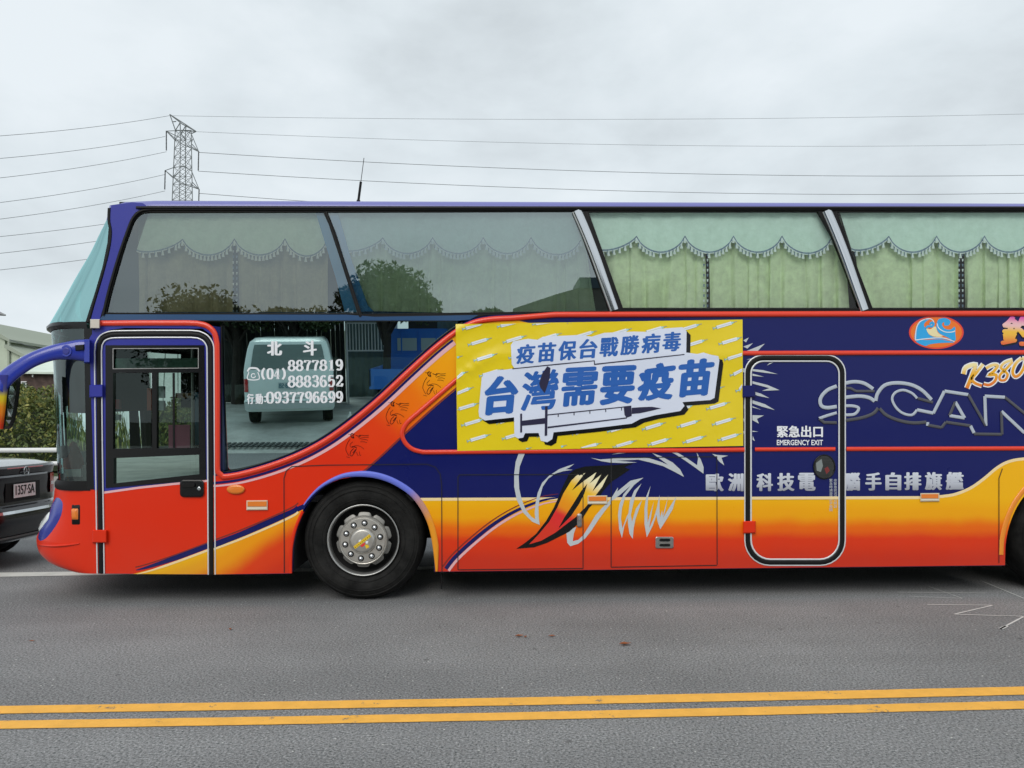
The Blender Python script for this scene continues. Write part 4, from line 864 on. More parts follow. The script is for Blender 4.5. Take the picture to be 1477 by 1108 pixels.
def valance(x0, peaks, x1, ytop, ye, lean, py_, lean0=None):
    lean0 = lean if lean0 is None else lean0
    ks = [(x0, ye)] + [(p, py_) for p in peaks] + [(x1, py_ + 3)]
    low = []
    for (a, ya), (b, yb) in zip(ks, ks[1:]):
        n = 14
        for i in range(n):
            t_ = i / n; sag = 22 * (4 * t_ * (1 - t_)) ** .75
            if a == x0 and ya > py_: sag *= .35
            low.append((a + (b - a) * t_, ya + (yb - ya) * t_ + sag))
    low.append(ks[-1]); n = len(low); rows = 6; vs = []
    for j in range(rows + 1):
        v = j / rows
        for i, (x, y) in enumerate(low):
            ll = lean0 + (lean - lean0) * (x - x0) / (x1 - x0); xx = x - ll * (y - ytop) / 50 * (1 - v)
            vs.append(P(xx, ytop + (y - ytop) * v, -.068 + .006 * math.sin(x * .16 + v * 3) + .003 * math.sin(x * .5 + v * 7)))
    fs = [(j * n + i, j * n + i + 1, (j + 1) * n + i + 1, (j + 1) * n + i) for j in range(rows) for i in range(n - 1)]
    va = mesh('valance', vs, fs, VALN, bus, smooth=True)
    t_ = MB(); t_.band(low, 2.4, -.056, 1)
    t_.band([(x, y + 1.6) for x, y in low], 1.2, -.055, 0)
    d = 0
    for (a, b) in zip(low, low[1:]):
        d += math.hypot(b[0] - a[0], b[1] - a[1])
        if d > 5.2:
            d = 0; x, y = b; t_.sheet([(x - .7, y + 1), (x + .7, y + 1), (x + 2.1, y + 8.5), (x - 2.1, y + 8.5)], -.053, 0); t_.sheet([(x - 2.6, y + 1), (x - 1.4, y + 1), (x - 1.8, y + 6), (x - 3, y + 6)], -.0535, 1)
    t_.obj('tassel_fringe', [FRNW, FRNG], va, kind='stuff')
curtain(198, 474, [339], 312, 452, 0, 'sun-faded beige brown curtain', mat('faded_beige_curtain', (.44, .42, .30), .9, bump=.6, bscale=26, var=.2, vscale=9)); valance(197, [263, 338, 411], 471, 307, 361, 16, 346, -16)
curtain(502, 860, [], 312, 452, 22); valance(494, [552, 624, 697, 766], 838, 307, 360, 16, 344)
curtain(876, 1228, [1018], 312, 444, 14); valance(862, [918, 988, 1058, 1128], 1199, 307, 359, 16, 342)
curtain(1240, 1590, [1386], 312, 444, 14); valance(1228, [1282, 1351, 1420, 1490], 1560, 307, 359, 16, 342)
curtain(1604, 1955, [1760], 312, 444, 14); valance(1592, [1650, 1720, 1790, 1860], 1920, 307, 359, 16, 342)
MB().sheet([(190, 308), (XE - 30, 308), (XE - 30, 455), (160, 455)], -.42).obj('upper_deck_lining', mat('brown_lining', (.07, .05, .03), .9), bus)

# --- roof
XF = P(160, 300).x; XR = P(XE, 300).x; zt = P(700, 300).z
prof = [(0, zt), (.006, zt + .030), (.035, zt + .062), (.12, zt + .088), (.5, zt + .108), (1.25, zt + .12)]
prof = prof + [(BW - y, z) for y, z in prof[:-1][::-1]]
vs = []; fs = []; xsn = [XF, XF + .10, XF + .35, XF + 1, XR - .2, XR]; dz = [-.045, -.012, 0, 0, 0, -.03]
for x, d_ in zip(xsn, dz):
    for y, z in prof: vs.append((x, D + y, z + d_ * (1 if z > zt + .02 else .2)))
m_ = len(prof)
for i in range(len(xsn) - 1):
    for j in range(m_ - 1): fs.append((i * m_ + j, (i + 1) * m_ + j, (i + 1) * m_ + j + 1, i * m_ + j + 1))
ROOFM = mat('roof_paint_with_sheen', (.15, .155, .42), .35, coat=.3)  # lavender tone holds the reflected sheen of the roof shoulder in its colour
mesh('roof', vs, fs, ROOFM, bus, smooth=True)
bx = P(173, 289); MB().box((bx.x - .055, D + .10, bx.z - .03), (bx.x + .06, D + .24, bx.z + .016)).obj('roof_marker_box', BLK, bus)
a0 = W(516, 297, D + 1.2); a1 = W(525, 228, D + 1.2)
MB().tube([a0, a0.lerp(a1, .5)], .013, 8).tube([a0.lerp(a1, .48), a1], .0035, 6).obj('whip_antenna', BLK, bus)
MB().tube([a0 - Vector((0, 0, .06)), a0.lerp(a1, .12)], [.03, .018], 10).obj('antenna_base', BLK, bus)

# --- wrap-round front: rows of (y, right edge, silhouette)
def front(name, rows, m, full=True, b=1.25, off=0, n=28, p=.8, t1=1.0):
    vs = []; 
    for py, xr, xl in rows:
        e0 = P(xr, py, off); 
        def pt(a, t):
            t = t * math.pi; s_ = abs(math.sin(t)) ** p; return Vector((e0.x - a * s_, D - off + b * (1 - math.copysign(abs(math.cos(t)) ** p, math.cos(t))), e0.z))
        def sil(a): return min(px_of(pt(a, t / 80))[0] for t in range(1, 41))
        lo, hi = 0.001, 2.5
        for _ in range(26):
            mid = (lo + hi) / 2
            if sil(mid) > xl: lo = mid
            else: hi = mid
        a = lo if xr - xl > .6 else .004
        for k in range(n + 1): vs.append(pt(a, (k / n) ** 1.0 * t1))
    fs = [(i * (n + 1) + k, i * (n + 1) + k + 1, (i + 1) * (n + 1) + k + 1, (i + 1) * (n + 1) + k) for i in range(len(rows) - 1) for k in range(n)]
    return vs, fs
def frows(a, n=4): return sm(a, n)
uw = frows([(317, 156.5, 153.5), (335, 158, 143), (360, 155.5, 130), (390, 147, 112), (420, 137.5, 95), (445, 129.5, 81), (464, 123.5, 70)])
v, f = front('u', uw, None); mesh('upper_windscreen', v, f, TEAL, bus, smooth=True)
MB().band(sm([(157.5, 300), (157, 318), (159.5, 335), (156.5, 360), (148, 393), (137, 430), (127, 465)], 5), 4.5, -.002, 0, h=.012).obj('windscreen_seal', BLK, bus, smooth=True)
nose = [(296, 160, 158), (306, 158, 156), (318, 157, 153)]
v, f = front('n', nose, None); mesh('roof_nose', v, f, ROOFM, bus, smooth=True)
v, f = front('l', [(463, 124.5, 70), (466, 125, 66.5), (470, 125, 67), (474, 126, 73)], None); mesh('windscreen_ledge', v, f, BLKG, bus, smooth=True)
MB().sheet([(90, 468), (124, 468), (124, 586), (94, 586), (84, 565), (82, 508), (98, 502), (101, 492), (97, 484), (90, 481)], -.42, thick=.02).obj('inner_sunshade', DARK, bus)
lw = frows([(473, 126, 73.5), (530, 126.5, 77), (600, 126.5, 79.5), (660, 127, 82), (697, 127, 84)], 3)
v, f = front('lw', lw, None, off=-.004); mesh('lower_windscreen', v, f, GWS, bus, smooth=True)
v, f = front('s', [(694, 129, 82), (699, 130, 78.5), (705, 130, 78.5), (708, 130, 81)], None); mesh('windscreen_sill', v, f, BLK, bus, smooth=True)
bm = frows([(706.5, 141, 80), (712, 143, 78.5), (725, 144, 77), (745, 144, 72), (765, 145, 62), (781, 145.3, 54), (786, 145.3, 52.5), (798, 145.5, 53.5), (808, 145.5, 58), (817, 145.7, 68), (823, 145.7, 82), (827.5, 145.7, 100)])
v, f = front('b', bm, None); bump = mesh('front_bumper', v, f, RED, bus, smooth=True)
bvh = BVHTree.FromPolygons([Vector(q) for q in v], f)
def onfront(px, py, o):
    d = ray(px, py).normalized(); hit = bvh.ray_cast(CAM, d)
    if hit[0] is None:
        q = W(px, py, D + .2); hh = bvh.find_nearest(q); pos, nn = hh[0], hh[1]
    else: pos, nn = hit[0], hit[1]
    if nn.dot(CAM - pos) < 0: nn = -nn
    return pos + nn * o
def patch(name, outline, m, parent, o=.006, inner=3):
    cx = sum(p[0] for p in outline) / len(outline); cy = sum(p[1] for p in outline) / len(outline); vs = []; fs = []; n = len(outline)
    for j in range(inner + 1):
        s_ = 1 - j / (inner + .3)
        for x, y in outline: vs.append(onfront(cx + (x - cx) * s_, cy + (y - cy) * s_, o * (1 if j else .0) + (.004 if j > 1 else 0)))
    for j in range(inner):
        for i in range(n): fs.append((j * n + i, j * n + (i + 1) % n, (j + 1) * n + (i + 1) % n, (j + 1) * n + i))
    fs.append(tuple(inner * n + i for i in range(n)))
    return mesh(name, vs, fs, m, parent, smooth=True)
hs = patch('headlight_surround', sm([(80, 719), (86, 719), (90.5, 727), (88, 744), (79, 761), (66, 777), (57, 780), (55, 773), (63, 764), (73, 750), (78, 735)], 3, True), mat('headlight_blue_paint', (.03, .045, .30), .25, coat=.5), bus, .02)
patch('headlight', sm([(75, 738), (78, 735), (77, 744), (72, 753), (63, 764), (57, 769), (57, 763), (63, 752)], 3, True), mat('headlight_lens', (.75, .8, .8), .12, coat=.8), hs, .026)
ml = patch('front_marker_lamp', rr(103.5, 728, 115.5, 757, 2, 3), BLK, bus, .01); patch('lens', rr(104.5, 732, 114.5, 751, 1.5, 3), AMBER, ml, .022)
MB().plate([(130, 460.5), (144, 460.5), (144, 474), (130, 474)], 0, .05, 1.5).obj('corner_lamp', mat('clear_lens', (.6, .55, .48), .25), bus)
# crease along the bumper
cr_ = [onfront(x, y, .004) for x, y in sm([(56, 786), (75, 787.5), (95, 786.5), (115, 784)], 5)]
MB().tube(cr_, [.004 + .006 * math.sin(i / (len(cr_) - 1) * math.pi) for i in range(len(cr_))], 6).obj('bumper_crease', RED, bus, smooth=True)
# front corner post in black between windscreen and door
MB().sheet([(121, 474), (133, 474), (137, 706), (125, 706)], .0015, thick=.03).obj('corner_post', BLKG, bus)
MB().sheet([(133, 474), (143, 482), (139, 500), (140, 560), (143, 640), (145.6, 707), (136, 707), (131, 560)], .0022).obj('door_post_paint', VIOL, bus)
MB().sheet([(139, 706), (146, 706), (147.5, 828), (140, 827)], .0010, thick=.03).obj('bumper_end', RED, bus)

# --- underside, far side, back
bt = P(700, bot(700)).z; xf = P(146, 700).x
un = MB(); un.box((wc.x + .62, D + .10, bt - .02), (wc.x + wheelbase - .62, YB - .06, bt + .1)).box((xf + .0, D + .12, bt + .02), (wc.x - .62, YB - .1, bt + .12)).box((wc.x - .7, D + .78, .42), (XR, YB - .8, .95)).box((wc.x + wheelbase + .62, D + .1, bt - .02), (XR, YB - .06, bt + .1))
un.obj('underbody', DARK, bus)
for c_ in (wc, c2):
    un = MB(); un.tube([(c_.x, D + .1, c_.z), (c_.x, YB - .1, c_.z)], .09, 12); un.box((c_.x - .12, D + .5, c_.z - .14), (c_.x + .12, YB - .5, c_.z + .1)); un.obj('axle', mat('axle_grease', (.02, .02, .02), .6), bus)
fz0, fz1 = bt, zt
def fpoly(pts): return [Vector((x, YB, z)) for x, z in pts]
ff = [(xf, fz0), (XR, fz0), (XR, fz1), (xf, fz1)]
z1, z2, z3, z4 = P(300, 690).z, P(300, 480).z, P(700, 452).z, P(700, 305).z
fh = [[(xf + .08, z1), (xf + .08, z2), (xf + 1.5, z2), (xf + 1.5, z1)], [(xf + 1.6, z1 + .1), (xf + 1.6, z2), (wc.x + .5, z2), (wc.x + .5, z1 + .1)]]
tri = tessellate_polygon([[Vector((x, z, 0)) for x, z in l] for l in [ff] + fh]); flat_ = [p for l in [ff] + fh for p in l]
mesh('far_side_panel', [(x, YB, z) for x, z in flat_], [tuple(t) for t in tri], NAVY, bus)
for h_ in fh: mesh('far_window', [(x, YB - .01, z) for x, z in h_], [(0, 1, 2, 3)], GDOOR, bus)
mesh('rear_wall', [(XR, D + .0, bt), (XR, YB, bt), (XR, YB, zt), (XR, D, zt)], [(0, 1, 2, 3)], NAVY, bus)
# interior
it = MB(); xb = P(560, 600).x + .9
it.box((xf + .0, D + .12, z1 - .22), (xb, YB - .03, z1 - .16)).box((xf - .15, D + .12, z2 + .02), (XR - .1, YB - .03, z2 + .10)).box((xb, D + .12, bt + .1), (xb + .05, YB - .03, z2))
it.obj('cabin_floor_and_ceiling', DARK, bus)
it = MB(); it.box((xf - .32, D + .3, z1 - .18), (xf - .02, YB - .2, z1 + .10)).box((xf - .2, D + 1.35, z1 - .1), (xf + .12, YB - .25, z1 + .22)); it.obj('dashboard', GRYI, bus)
sw_ = []
c_ = Vector((xf + .22, YB - .75, z1 + .30))
for k in range(25):
    a = 2 * math.pi * k / 24; sw_.append(c_ + Vector((.08 * math.sin(a), .22 * math.cos(a), .20 * math.sin(a))))
MB().tube(sw_, .014, 6, cap=False).tube([c_, c_ + Vector((-.15, 0, -.3))], .03, 8).tube([sw_[0], sw_[12]], .012, 6).obj('steering_wheel', BLK, bus)
for x_, y_ in ((xf + .62, YB - .75), (xf + 1.75, YB - .6), (xf + 1.75, D + .55 + .5)):
    s_ = MB(); s_.box((x_, y_ - .24, z1 - .1), (x_ + .48, y_ + .24, z1 + .08)).box((x_ + .4, y_ - .23, z1 + .05), (x_ + .52, y_ + .23, z1 + .72)).box((x_ + .41, y_ - .14, z1 + .74), (x_ + .5, y_ + .14, z1 + .92)); s_.obj('seat', mat('seat_cloth', (.07, .04, .05), .9), bus)
_q = [W(a_, b_, D + 1.1) for a_, b_ in ((243, 613), (274, 646))]
MB().box((_q[0].x, D + 1.1, _q[1].z), (_q[1].x, D + 1.12, _q[0].z)).obj('pink_notice', mat('pink_paper', (.75, .22, .36), .7), bus, label='pink paper notice standing behind the door glass')
_q = [W(a_, b_, D + .35) for a_, b_ in ((160, 517), (292, 531))]
_u = [W(a_, b_, YB - .1) for a_, b_ in ((60, 440), (262, 588))]
MB().box((xf + .12, YB - .12, _u[1].z), (_u[1].x, YB - .10, _u[0].z)).obj('window_blind', mat('brown_blind', (.035, .028, .02), .9), bus)
_u = [W(a_, b_, YB - .1) for a_, b_ in ((262, 440), (330, 555))]
MB().box((_u[0].x, YB - .13, _u[1].z), (_u[1].x + .8, YB - .11, _u[0].z)).obj('window_blind', MATS['brown_blind'], bus)
for x0_, y0_, x1_, y1_, dd_, nm_, mm_ in ((226, 557, 236, 574, .9, 'fare_box', mat('pale_plastic', (.6, .66, .66), .5)), (226.5, 578, 236, 592, .9, 'fare_box', MATS['pale_plastic']), (212, 560, 218, 592, 1.0, 'orange_cloth', mat('orange_cloth', (.5, .09, .04), .8)), (163, 576, 172, 590, .8, 'red_switch_box', mat('red_box', (.35, .02, .02), .5)), (164, 598, 172, 606, .8, 'gauge', MATS['pale_plastic']), (253, 567, 278, 574, 1.9, 'far_sticker', mat('sticker_orange', (.6, .25, .1), .6)), (281, 566, 286, 642, 1.2, 'blue_post', mat('interior_blue_post', (.03, .17, .30), .5))):
    a_ = W(x0_, y1_, D + dd_); b_ = W(x1_, y0_, D + dd_); MB().box((a_.x, D + dd_, a_.z), (b_.x, D + dd_ + .04, b_.z)).obj(nm_, mm_, bus)
MB().box((_q[0].x, D + .35, _q[1].z), (_q[1].x, D + .6, _q[0].z)).obj('sun_visor', mat('green_visor', (.22, .42, .34), .9, var=.3, vscale=30), bus)
MB().tube([(xf + .55, D + .55, z1 - .1), (xf + .55, D + .55, z2)], .016, 8).tube([(xf + .9, D + .6, z1 - .1), (xf + .9, D + .6, z2)], .016, 8).obj('grab_pole', ALU, bus)
_c = W(106, 660, D + .5); _s = .0068
MB().lathe([(0, -.16), (.06, -.15), (.085, -.08), (.075, 0), (.05, .07), (.025, .13), (0, .15)], 16, _c, 'z').obj('hanging_cloth', mat('red_brown_cloth', (.42, .085, .035), .7), bus, smooth=True)
_c = W(92, 652, D + .45); MB().lathe([(0, -.06), (.04, -.05), (.055, 0), (.04, .05), (0, .06)], 14, _c, 'z').obj('dashboard_ornament', mat('pale_ornament', (.7, .74, .7), .5), bus, smooth=True)
_a = W(93, 688, D + .4); _e = W(117, 677, D + .4); MB().box((_a.x, D + .4, _a.z), (_e.x, D + .6, _e.z)).obj('paper_tray', MATS['pale_ornament'], bus)

# --- wheels
def wheel(c, first=True):
    ty = MB().lathe([(.30, .05), (.315, .018), (.34, .0), (.40, -.012), (.455, -.006), (.495, .02), (WR - .012, .055), (WR, .085), (WR, .27), (WR - .02, .30), (.42, .33), (.30, .30)], 72, c, 'y')
    w_ = ty.obj('wheel', TYRE, bus, smooth=True)
    g = MB()
    for r_ in (.352, .43, .47): g.lathe([(r_, -.016 if r_ > .4 else -.006), (r_ + .004, -.020 if r_ > .4 else -.010), (r_ + .008, -.016 if r_ > .4 else -.008)], 72, c, 'y')
    g.obj('sidewall_ribs', TYRE, w_, smooth=True)
    MB().lathe([(.300, .012), (.309, -.004), (.300, -.002), (.290, .03), (.285, .10), (.28, .15)], 64, c, 'y').obj('rim_lip', mat('steel_rim', (.48, .48, .47), .35, metal=.8), w_, smooth=True)
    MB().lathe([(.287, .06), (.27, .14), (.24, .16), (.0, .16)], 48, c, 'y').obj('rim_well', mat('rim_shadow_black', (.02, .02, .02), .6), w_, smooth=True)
    # scalloped hub plate
    vs = []; fs = []; n = 120
    for rr_, a_ in ((1, .03), (1, .015), (.86, .0), (.80, -.004)):
        for k in range(n):
            th = 2 * math.pi * k / n; sc = max(0, math.cos(th * 10 + .3)) ** 3; R_ = (.238 - .030 * sc) * (1 if rr_ == 1 else 1) if rr_ == 1 else .238 * rr_
            vs.append((c.x + R_ * math.cos(th), c.y + a_ + .02, c.z + R_ * math.sin(th)))
    for j in range(3):
        for k in range(n): fs.append((j * n + k, j * n + (k + 1) % n, (j + 1) * n + (k + 1) % n, (j + 1) * n + k))
    mesh('hub_plate', vs, fs, mat('hub_plate_grey', (.24, .235, .22), .5, metal=.6), w_, smooth=35)
    hb = MB().lathe([(.212, .020), (.208, -.012), (.20, -.02), (.195, -.017), (.188, -.024), (.118, -.026), (.112, -.020), (.108, -.030), (.092, -.048), (.086, -.050), (.0, -.050)], 64, c, 'y').obj('hub', mat('hub_alloy', (.50, .48, .44), .36, metal=.7, var=.12, vscale=20), w_, smooth=40)
    for k in range(10):
        a = R(36 * k + 12); q = Vector((c.x + .152 * math.cos(a), c.y - .024, c.z + .152 * math.sin(a)))
        MB().lathe([(.027, .001), (.026, -.004), (.019, -.005)], 16, q, 'y').obj('bolt_ring', BLK, w_, smooth=True)
        MB().lathe([(.0185, .0), (.0175, -.014), (.012, -.021), (.0, -.024)], 14, q, 'y').obj('wheel_bolt', CHR, w_, smooth=True)
    return w_
fw = wheel(wc); wheel(c2)
def onhub(u, v_, o=-.0515): return (wc.x + u, wc.y + o, wc.z + v_)
hk = MB()
hk.add([onhub(-.075, -.045), onhub(-.06, -.066), onhub(.075, .038), onhub(.06, .060)], [(0, 1, 2, 3)], 0)
for k in range(9): 
    t_ = k / 8.5; hk.add([onhub(-.064 + .125 * t_, -.052 + .098 * t_, -.052), onhub(-.058 + .125 * t_, -.058 + .098 * t_, -.052), onhub(-.054 + .125 * t_, -.046 + .098 * t_, -.052)], [(0, 1, 2)], 2)
hk.add([onhub(.005, -.02, -.0525), onhub(-.02, -.04, -.0525), onhub(.0, -.05, -.0525), onhub(.02, -.035, -.0525), onhub(.028, -.012, -.0525)], [(0, 1, 2, 3, 4)], 1)
hk.add([onhub(.02, -.03, -.053), onhub(.035, -.065, -.053), onhub(.06, -.05, -.053), onhub(.05, -.03, -.053)], [(0, 1, 2, 3)], 0); hk.add([onhub(.03, -.0, -.0518), onhub(.052, .0, -.0518), onhub(.046, -.02, -.0518), onhub(.03, -.02, -.0518)], [(0, 1, 2, 3)], 3); hk.add([onhub(-.035, .0, -.0512), onhub(-.01, .02, -.0512), onhub(-.012, -.01, -.0512)], [(0, 1, 2)], 3)
hk.obj('hub_sticker', [mat('sticker_yellow', (.75, .5, .02), .5), mat('sticker_red', (.7, .03, .03), .5), BLK, WHT], fw)
# mud flap and arch clutter behind the front wheel
MB().box((wc.x + .60, D + .2, .22), (wc.x + .615, D + .7, .8)).obj('mud_flap', BLK, bus)
for i, x_ in enumerate((1.2, 2.0, 2.9, 3.7)): MB().box((wc.x + x_, D + .3 + .05 * i, .24), (wc.x + x_ + .55, D + .9, .34)).obj('under_tank', DARK, bus)

# --- mirror arm and mirror head
YM = D + .02
mc = [(128, 506, 17), (112, 505, 15), (97, 506, 13), (80, 508, 11.5), (62, 513, 11), (45, 520, 11), (30, 529, 11.5), (16, 539, 12), (4, 550, 13), (-4, 560, 14)]
pth = sm(mc, 4); vs = []; fs = []; n = 14
for i, (x, y, r_) in enumerate(pth):
    a = Vector(pth[max(i - 1, 0)][:2]); b = Vector(pth[min(i + 1, len(pth) - 1)][:2]); t_ = (b - a).normalized(); nn = Vector((-t_.y, t_.x))
    Yc = YM - .05 - .10 * min(1, i / len(pth))
    for k in range(n):
        th = 2 * math.pi * k / n; c_, s_ = math.cos(th), math.sin(th)
        c_ = math.copysign(abs(c_) ** .7, c_); s_ = math.copysign(abs(s_) ** .7, s_)
        q = (x + nn.x * r_ * c_, y + nn.y * r_ * c_); vs.append(W(q[0], q[1], Yc + .05 * s_))
for i in range(len(pth) - 1):
    for k in range(n): fs.append((i * n + k, i * n + (k + 1) % n, (i + 1) * n + (k + 1) % n, (i + 1) * n + k))
fs += [tuple(range(n)), tuple(range((len(pth) - 1) * n, len(pth) * n))]
MA = mesh('mirror_arm', vs, fs, mat('mirror_blue_paint', (.018, .035, .33), .22, coat=.4), bus, smooth=True)
MB().plate(circ(95, 506.5, 9.8, 24), .05, .105, 2).obj('pivot_cap', MATS['mirror_blue_paint'], MA)
MB().plate(circ(95, 506.5, 5, 16), .10, .110, 1).obj('pivot_cap', mat('mirror_blue_dark', (.03, .035, .25), .3), MA)
MB().plate([(108, 498), (121, 497), (121, 505), (109, 506)], .08, .103, 1.5).obj('arm_recess', BLK, MA)
MB().plate([(121, 491), (129.5, 490), (129.5, 524), (121, 524)], .0, .09, 2).obj('arm_bracket', MATS['mirror_blue_paint'], MA)
# head: shell seen from its edge
mg = grad('mirror_shell_paint', (0, 552), (0, 616), [(0, (.05, .05, .28)), (.16, (.08, .08, .22)), (.34, (.70, .55, .02)), (.6, (.80, .24, .01)), (1, (.62, .04, .01))], dirty=False)
hv = []; rows = [(541, -34, 14, 29), (552, -40, 13, 30), (570, -42, 10, 28), (590, -42, 8, 25), (606, -40, 6, 22), (615, -36, 5, 18), (619, -28, 4.5, 14)]
sh_v = []; m_v = []
for py, xl, xr, xm in rows:
    y0 = YM - .16
    sh_v += [W(xl, py, y0 + .10), W(xl * .4, py, y0 - .02), W(xr - 4, py, y0 - .03), W(xr, py, y0)]
    m_v += [W(xr, py, y0), W(xr + 1.5, py, y0 + .006), W(xm - 1, py, y0 + .19), W(xm, py, y0 + .2)]
g4 = lambda r_, c_: [(i * c_ + k, i * c_ + k + 1, (i + 1) * c_ + k + 1, (i + 1) * c_ + k) for i in range(r_ - 1) for k in range(c_ - 1)]
mh = mesh('mirror_head', sh_v, g4(len(rows), 4), mg, bus, smooth=True)
mesh('mirror_rim', m_v, g4(len(rows), 4), BLK, mh)
mirr = [(xr_ + 3, py_) for py_, _, xr_, _ in rows[1:]]; gl = []
for py, xl, xr, xm in rows[1:-1]: gl += [W(xr + 2.5, py, YM - .158), W(xm - 3, py, YM + .01)]
mesh('mirror_glass', gl, g4(5, 2), mat('mirror_glass', (.5, .52, .54), .03, metal=1), mh)
bk = [W(xl, py, YM - .06) for py, xl, _, _ in rows] + [W(xm, py, YM + .04) for py, _, _, xm in rows]
mesh('mirror_back', bk, [(i, i + 1, len(rows) + i + 1, len(rows) + i) for i in range(len(rows) - 1)], BLK, mh)

# ================================================================ BACKDROP
# dark saloon ahead of the coach
def carnet(rows, n=9, q=.62, L_=4.6):
    """rows: (z, rear x, half width, corner depth). Path: front-right > rear > front-left."""
    vs = []
    for row_ in rows:
        z, x0, hw, cd = row_[:4]; xf_ = row_[4] if len(row_) > 4 else L_
        half = [(x0 + cd * (1 - abs(math.cos(t * math.pi / 2)) ** q), hw * abs(math.sin(t * math.pi / 2)) ** q) for t in [k / n for k in range(n + 1)]]
        half += [(x0 + cd + (xf_ - x0 - 2 * cd) * k / 4, hw) for k in (1, 2, 3)]
        half += [(xf_ - cd * (1 - abs(math.cos(t * math.pi / 2)) ** q), hw * abs(math.sin(t * math.pi / 2)) ** q) for t in [1 - k / 6 for k in range(7)]]
        half[-1] = (half[-1][0], 0.0)
        vs += [(x, -y, z) for x, y in half[::-1]] + [(x, y, z) for x, y in half[1:]]
    m_ = len(vs) // len(rows)
    fs = [(i * m_ + k, i * m_ + k + 1, (i + 1) * m_ + k + 1, (i + 1) * m_ + k) for i in range(len(rows) - 1) for k in range(m_ - 1)]
    fs += [tuple(range(m_))[::-1], tuple(range((len(rows) - 1) * m_, len(rows) * m_))]
    return vs, fs
cp = G(28, 707, .87); 
cpos = W(28, 707, 8.2); 
car = thing('parked_car', 'black saloon car with a white plate standing at the roadside ahead of the coach', 'car', (cpos.x + .12, cpos.y, 0), R(180 - 3))
car.scale = (1, .90, 1)
BLC = mat('black_car_paint', (.010, .011, .014), .18, coat=.7, spec=.4)
CB = [(.26, .16, .80, .35, 4.5), (.30, .04, .84, .42, 4.66), (.42, .0, .86, .42, 4.72), (.60, .0, .86, .42, 4.72), (.65, .02, .86, .42, 4.70), (.67, .08, .85, .40, 4.68), (.80, .09, .84, .38, 4.6), (.92, .08, .83, .37, 4.25), (.98, .08, .82, .36, 3.9), (1.06, .05, .79, .34, 3.45), (1.085, .07, .77, .33, 3.35)]
v, f = carnet(CB); local(mesh('body', v, f, BLC, None, smooth=30), car)
v, f = carnet([(1.08, .075, .765, .33), (1.115, .25, .74, .28), (1.15, .72, .72, .2)], L_=3.3); local(mesh('boot_lid', v, f, mat('black_boot_paint', (.02, .022, .025), .08, coat=1), None, smooth=40), car)
v, f = carnet([(1.10, .68, .73, .14, 3.35), (1.30, 1.22, .66, .14, 2.95), (1.43, 1.60, .59, .14, 2.6)]); local(mesh('cabin_glass', v, f, mat('dark_car_glass', (.01, .014, .016), .05, coat=1)), car)
v, f = carnet([(1.42, 1.55, .60, .14, 2.64), (1.46, 1.62, .56, .18, 2.55), (1.48, 1.8, .42, .2, 2.35)]); local(mesh('roof', v, f, BLC, None, smooth=40), car)
def rearpt(z, s, o=.0):
    """point on the car's rear skin, s = signed share of the half width"""
    for a, b in zip(CB, CB[1:]):
        if a[0] <= z <= b[0] and b[0] > a[0]:
            t_ = (z - a[0]) / (b[0] - a[0]); x0, hw, cd = [a[i] + (b[i] - a[i]) * t_ for i in (1, 2, 3)]; break
    th = min(1, abs(s)); sn = th ** (1 / .62); ang = math.asin(min(1, sn)); return (x0 + cd * (1 - math.cos(ang) ** .62) - o, math.copysign(hw * th, s), z)
def rearstrip(name, z0, z1, s0, s1, o, m, n=10, parent=car, dz=0):
    vs = []; fs = []
    for k in range(n + 1):
        s = s0 + (s1 - s0) * k / n
        for z in (z0, z1): vs.append(rearpt(z, s, o))
    for k in range(n): fs.append((2 * k, 2 * k + 2, 2 * k + 3, 2 * k + 1))
    return local(mesh(name, vs, fs, m), parent)
rearstrip('chrome_bumper_strip', .585, .615, -.99, .99, .012, CHR, 30)
rearstrip('lower_bumper_strip', .325, .345, -.99, .99, .012, mat('grey_trim', (.2, .2, .2), .3, metal=.5), 30)
rearstrip('boot_chrome_strip', .965, .985, -.55, .55, .014, CHR, 16)
TL = mat('red_tail_lens', (.45, .01, .012), .15, coat=1)
for sg in (1, -1):
    rearstrip('tail_light', .74, .965, .64 * sg, .99 * sg, .014, TL, 10); rearstrip('reversing_light', .83, .87, .66 * sg, .98 * sg, .018, mat('white_lens', (.8, .8, .8), .2), 8)
rearstrip('plate_recess', .70, .90, -.36, .36, .004, BLK, 8)
pz0, pz1, ph_ = .74, .885, .185
X0 = rearpt(.8, 0, .03)[0]
pla = local(mesh('number_plate', [(X0, -ph_, pz0), (X0, ph_, pz0), (X0, ph_, pz1), (X0, -ph_, pz1)] + [(X0 + .01, -ph_, pz0), (X0 + .01, ph_, pz0), (X0 + .01, ph_, pz1), (X0 + .01, -ph_, pz1)], [(0, 3, 2, 1), (0, 1, 5, 4), (1, 2, 6, 5), (2, 3, 7, 6), (3, 0, 4, 7)], mat('plate_white', (.9, .9, .9), .5, spec=.2)), car)
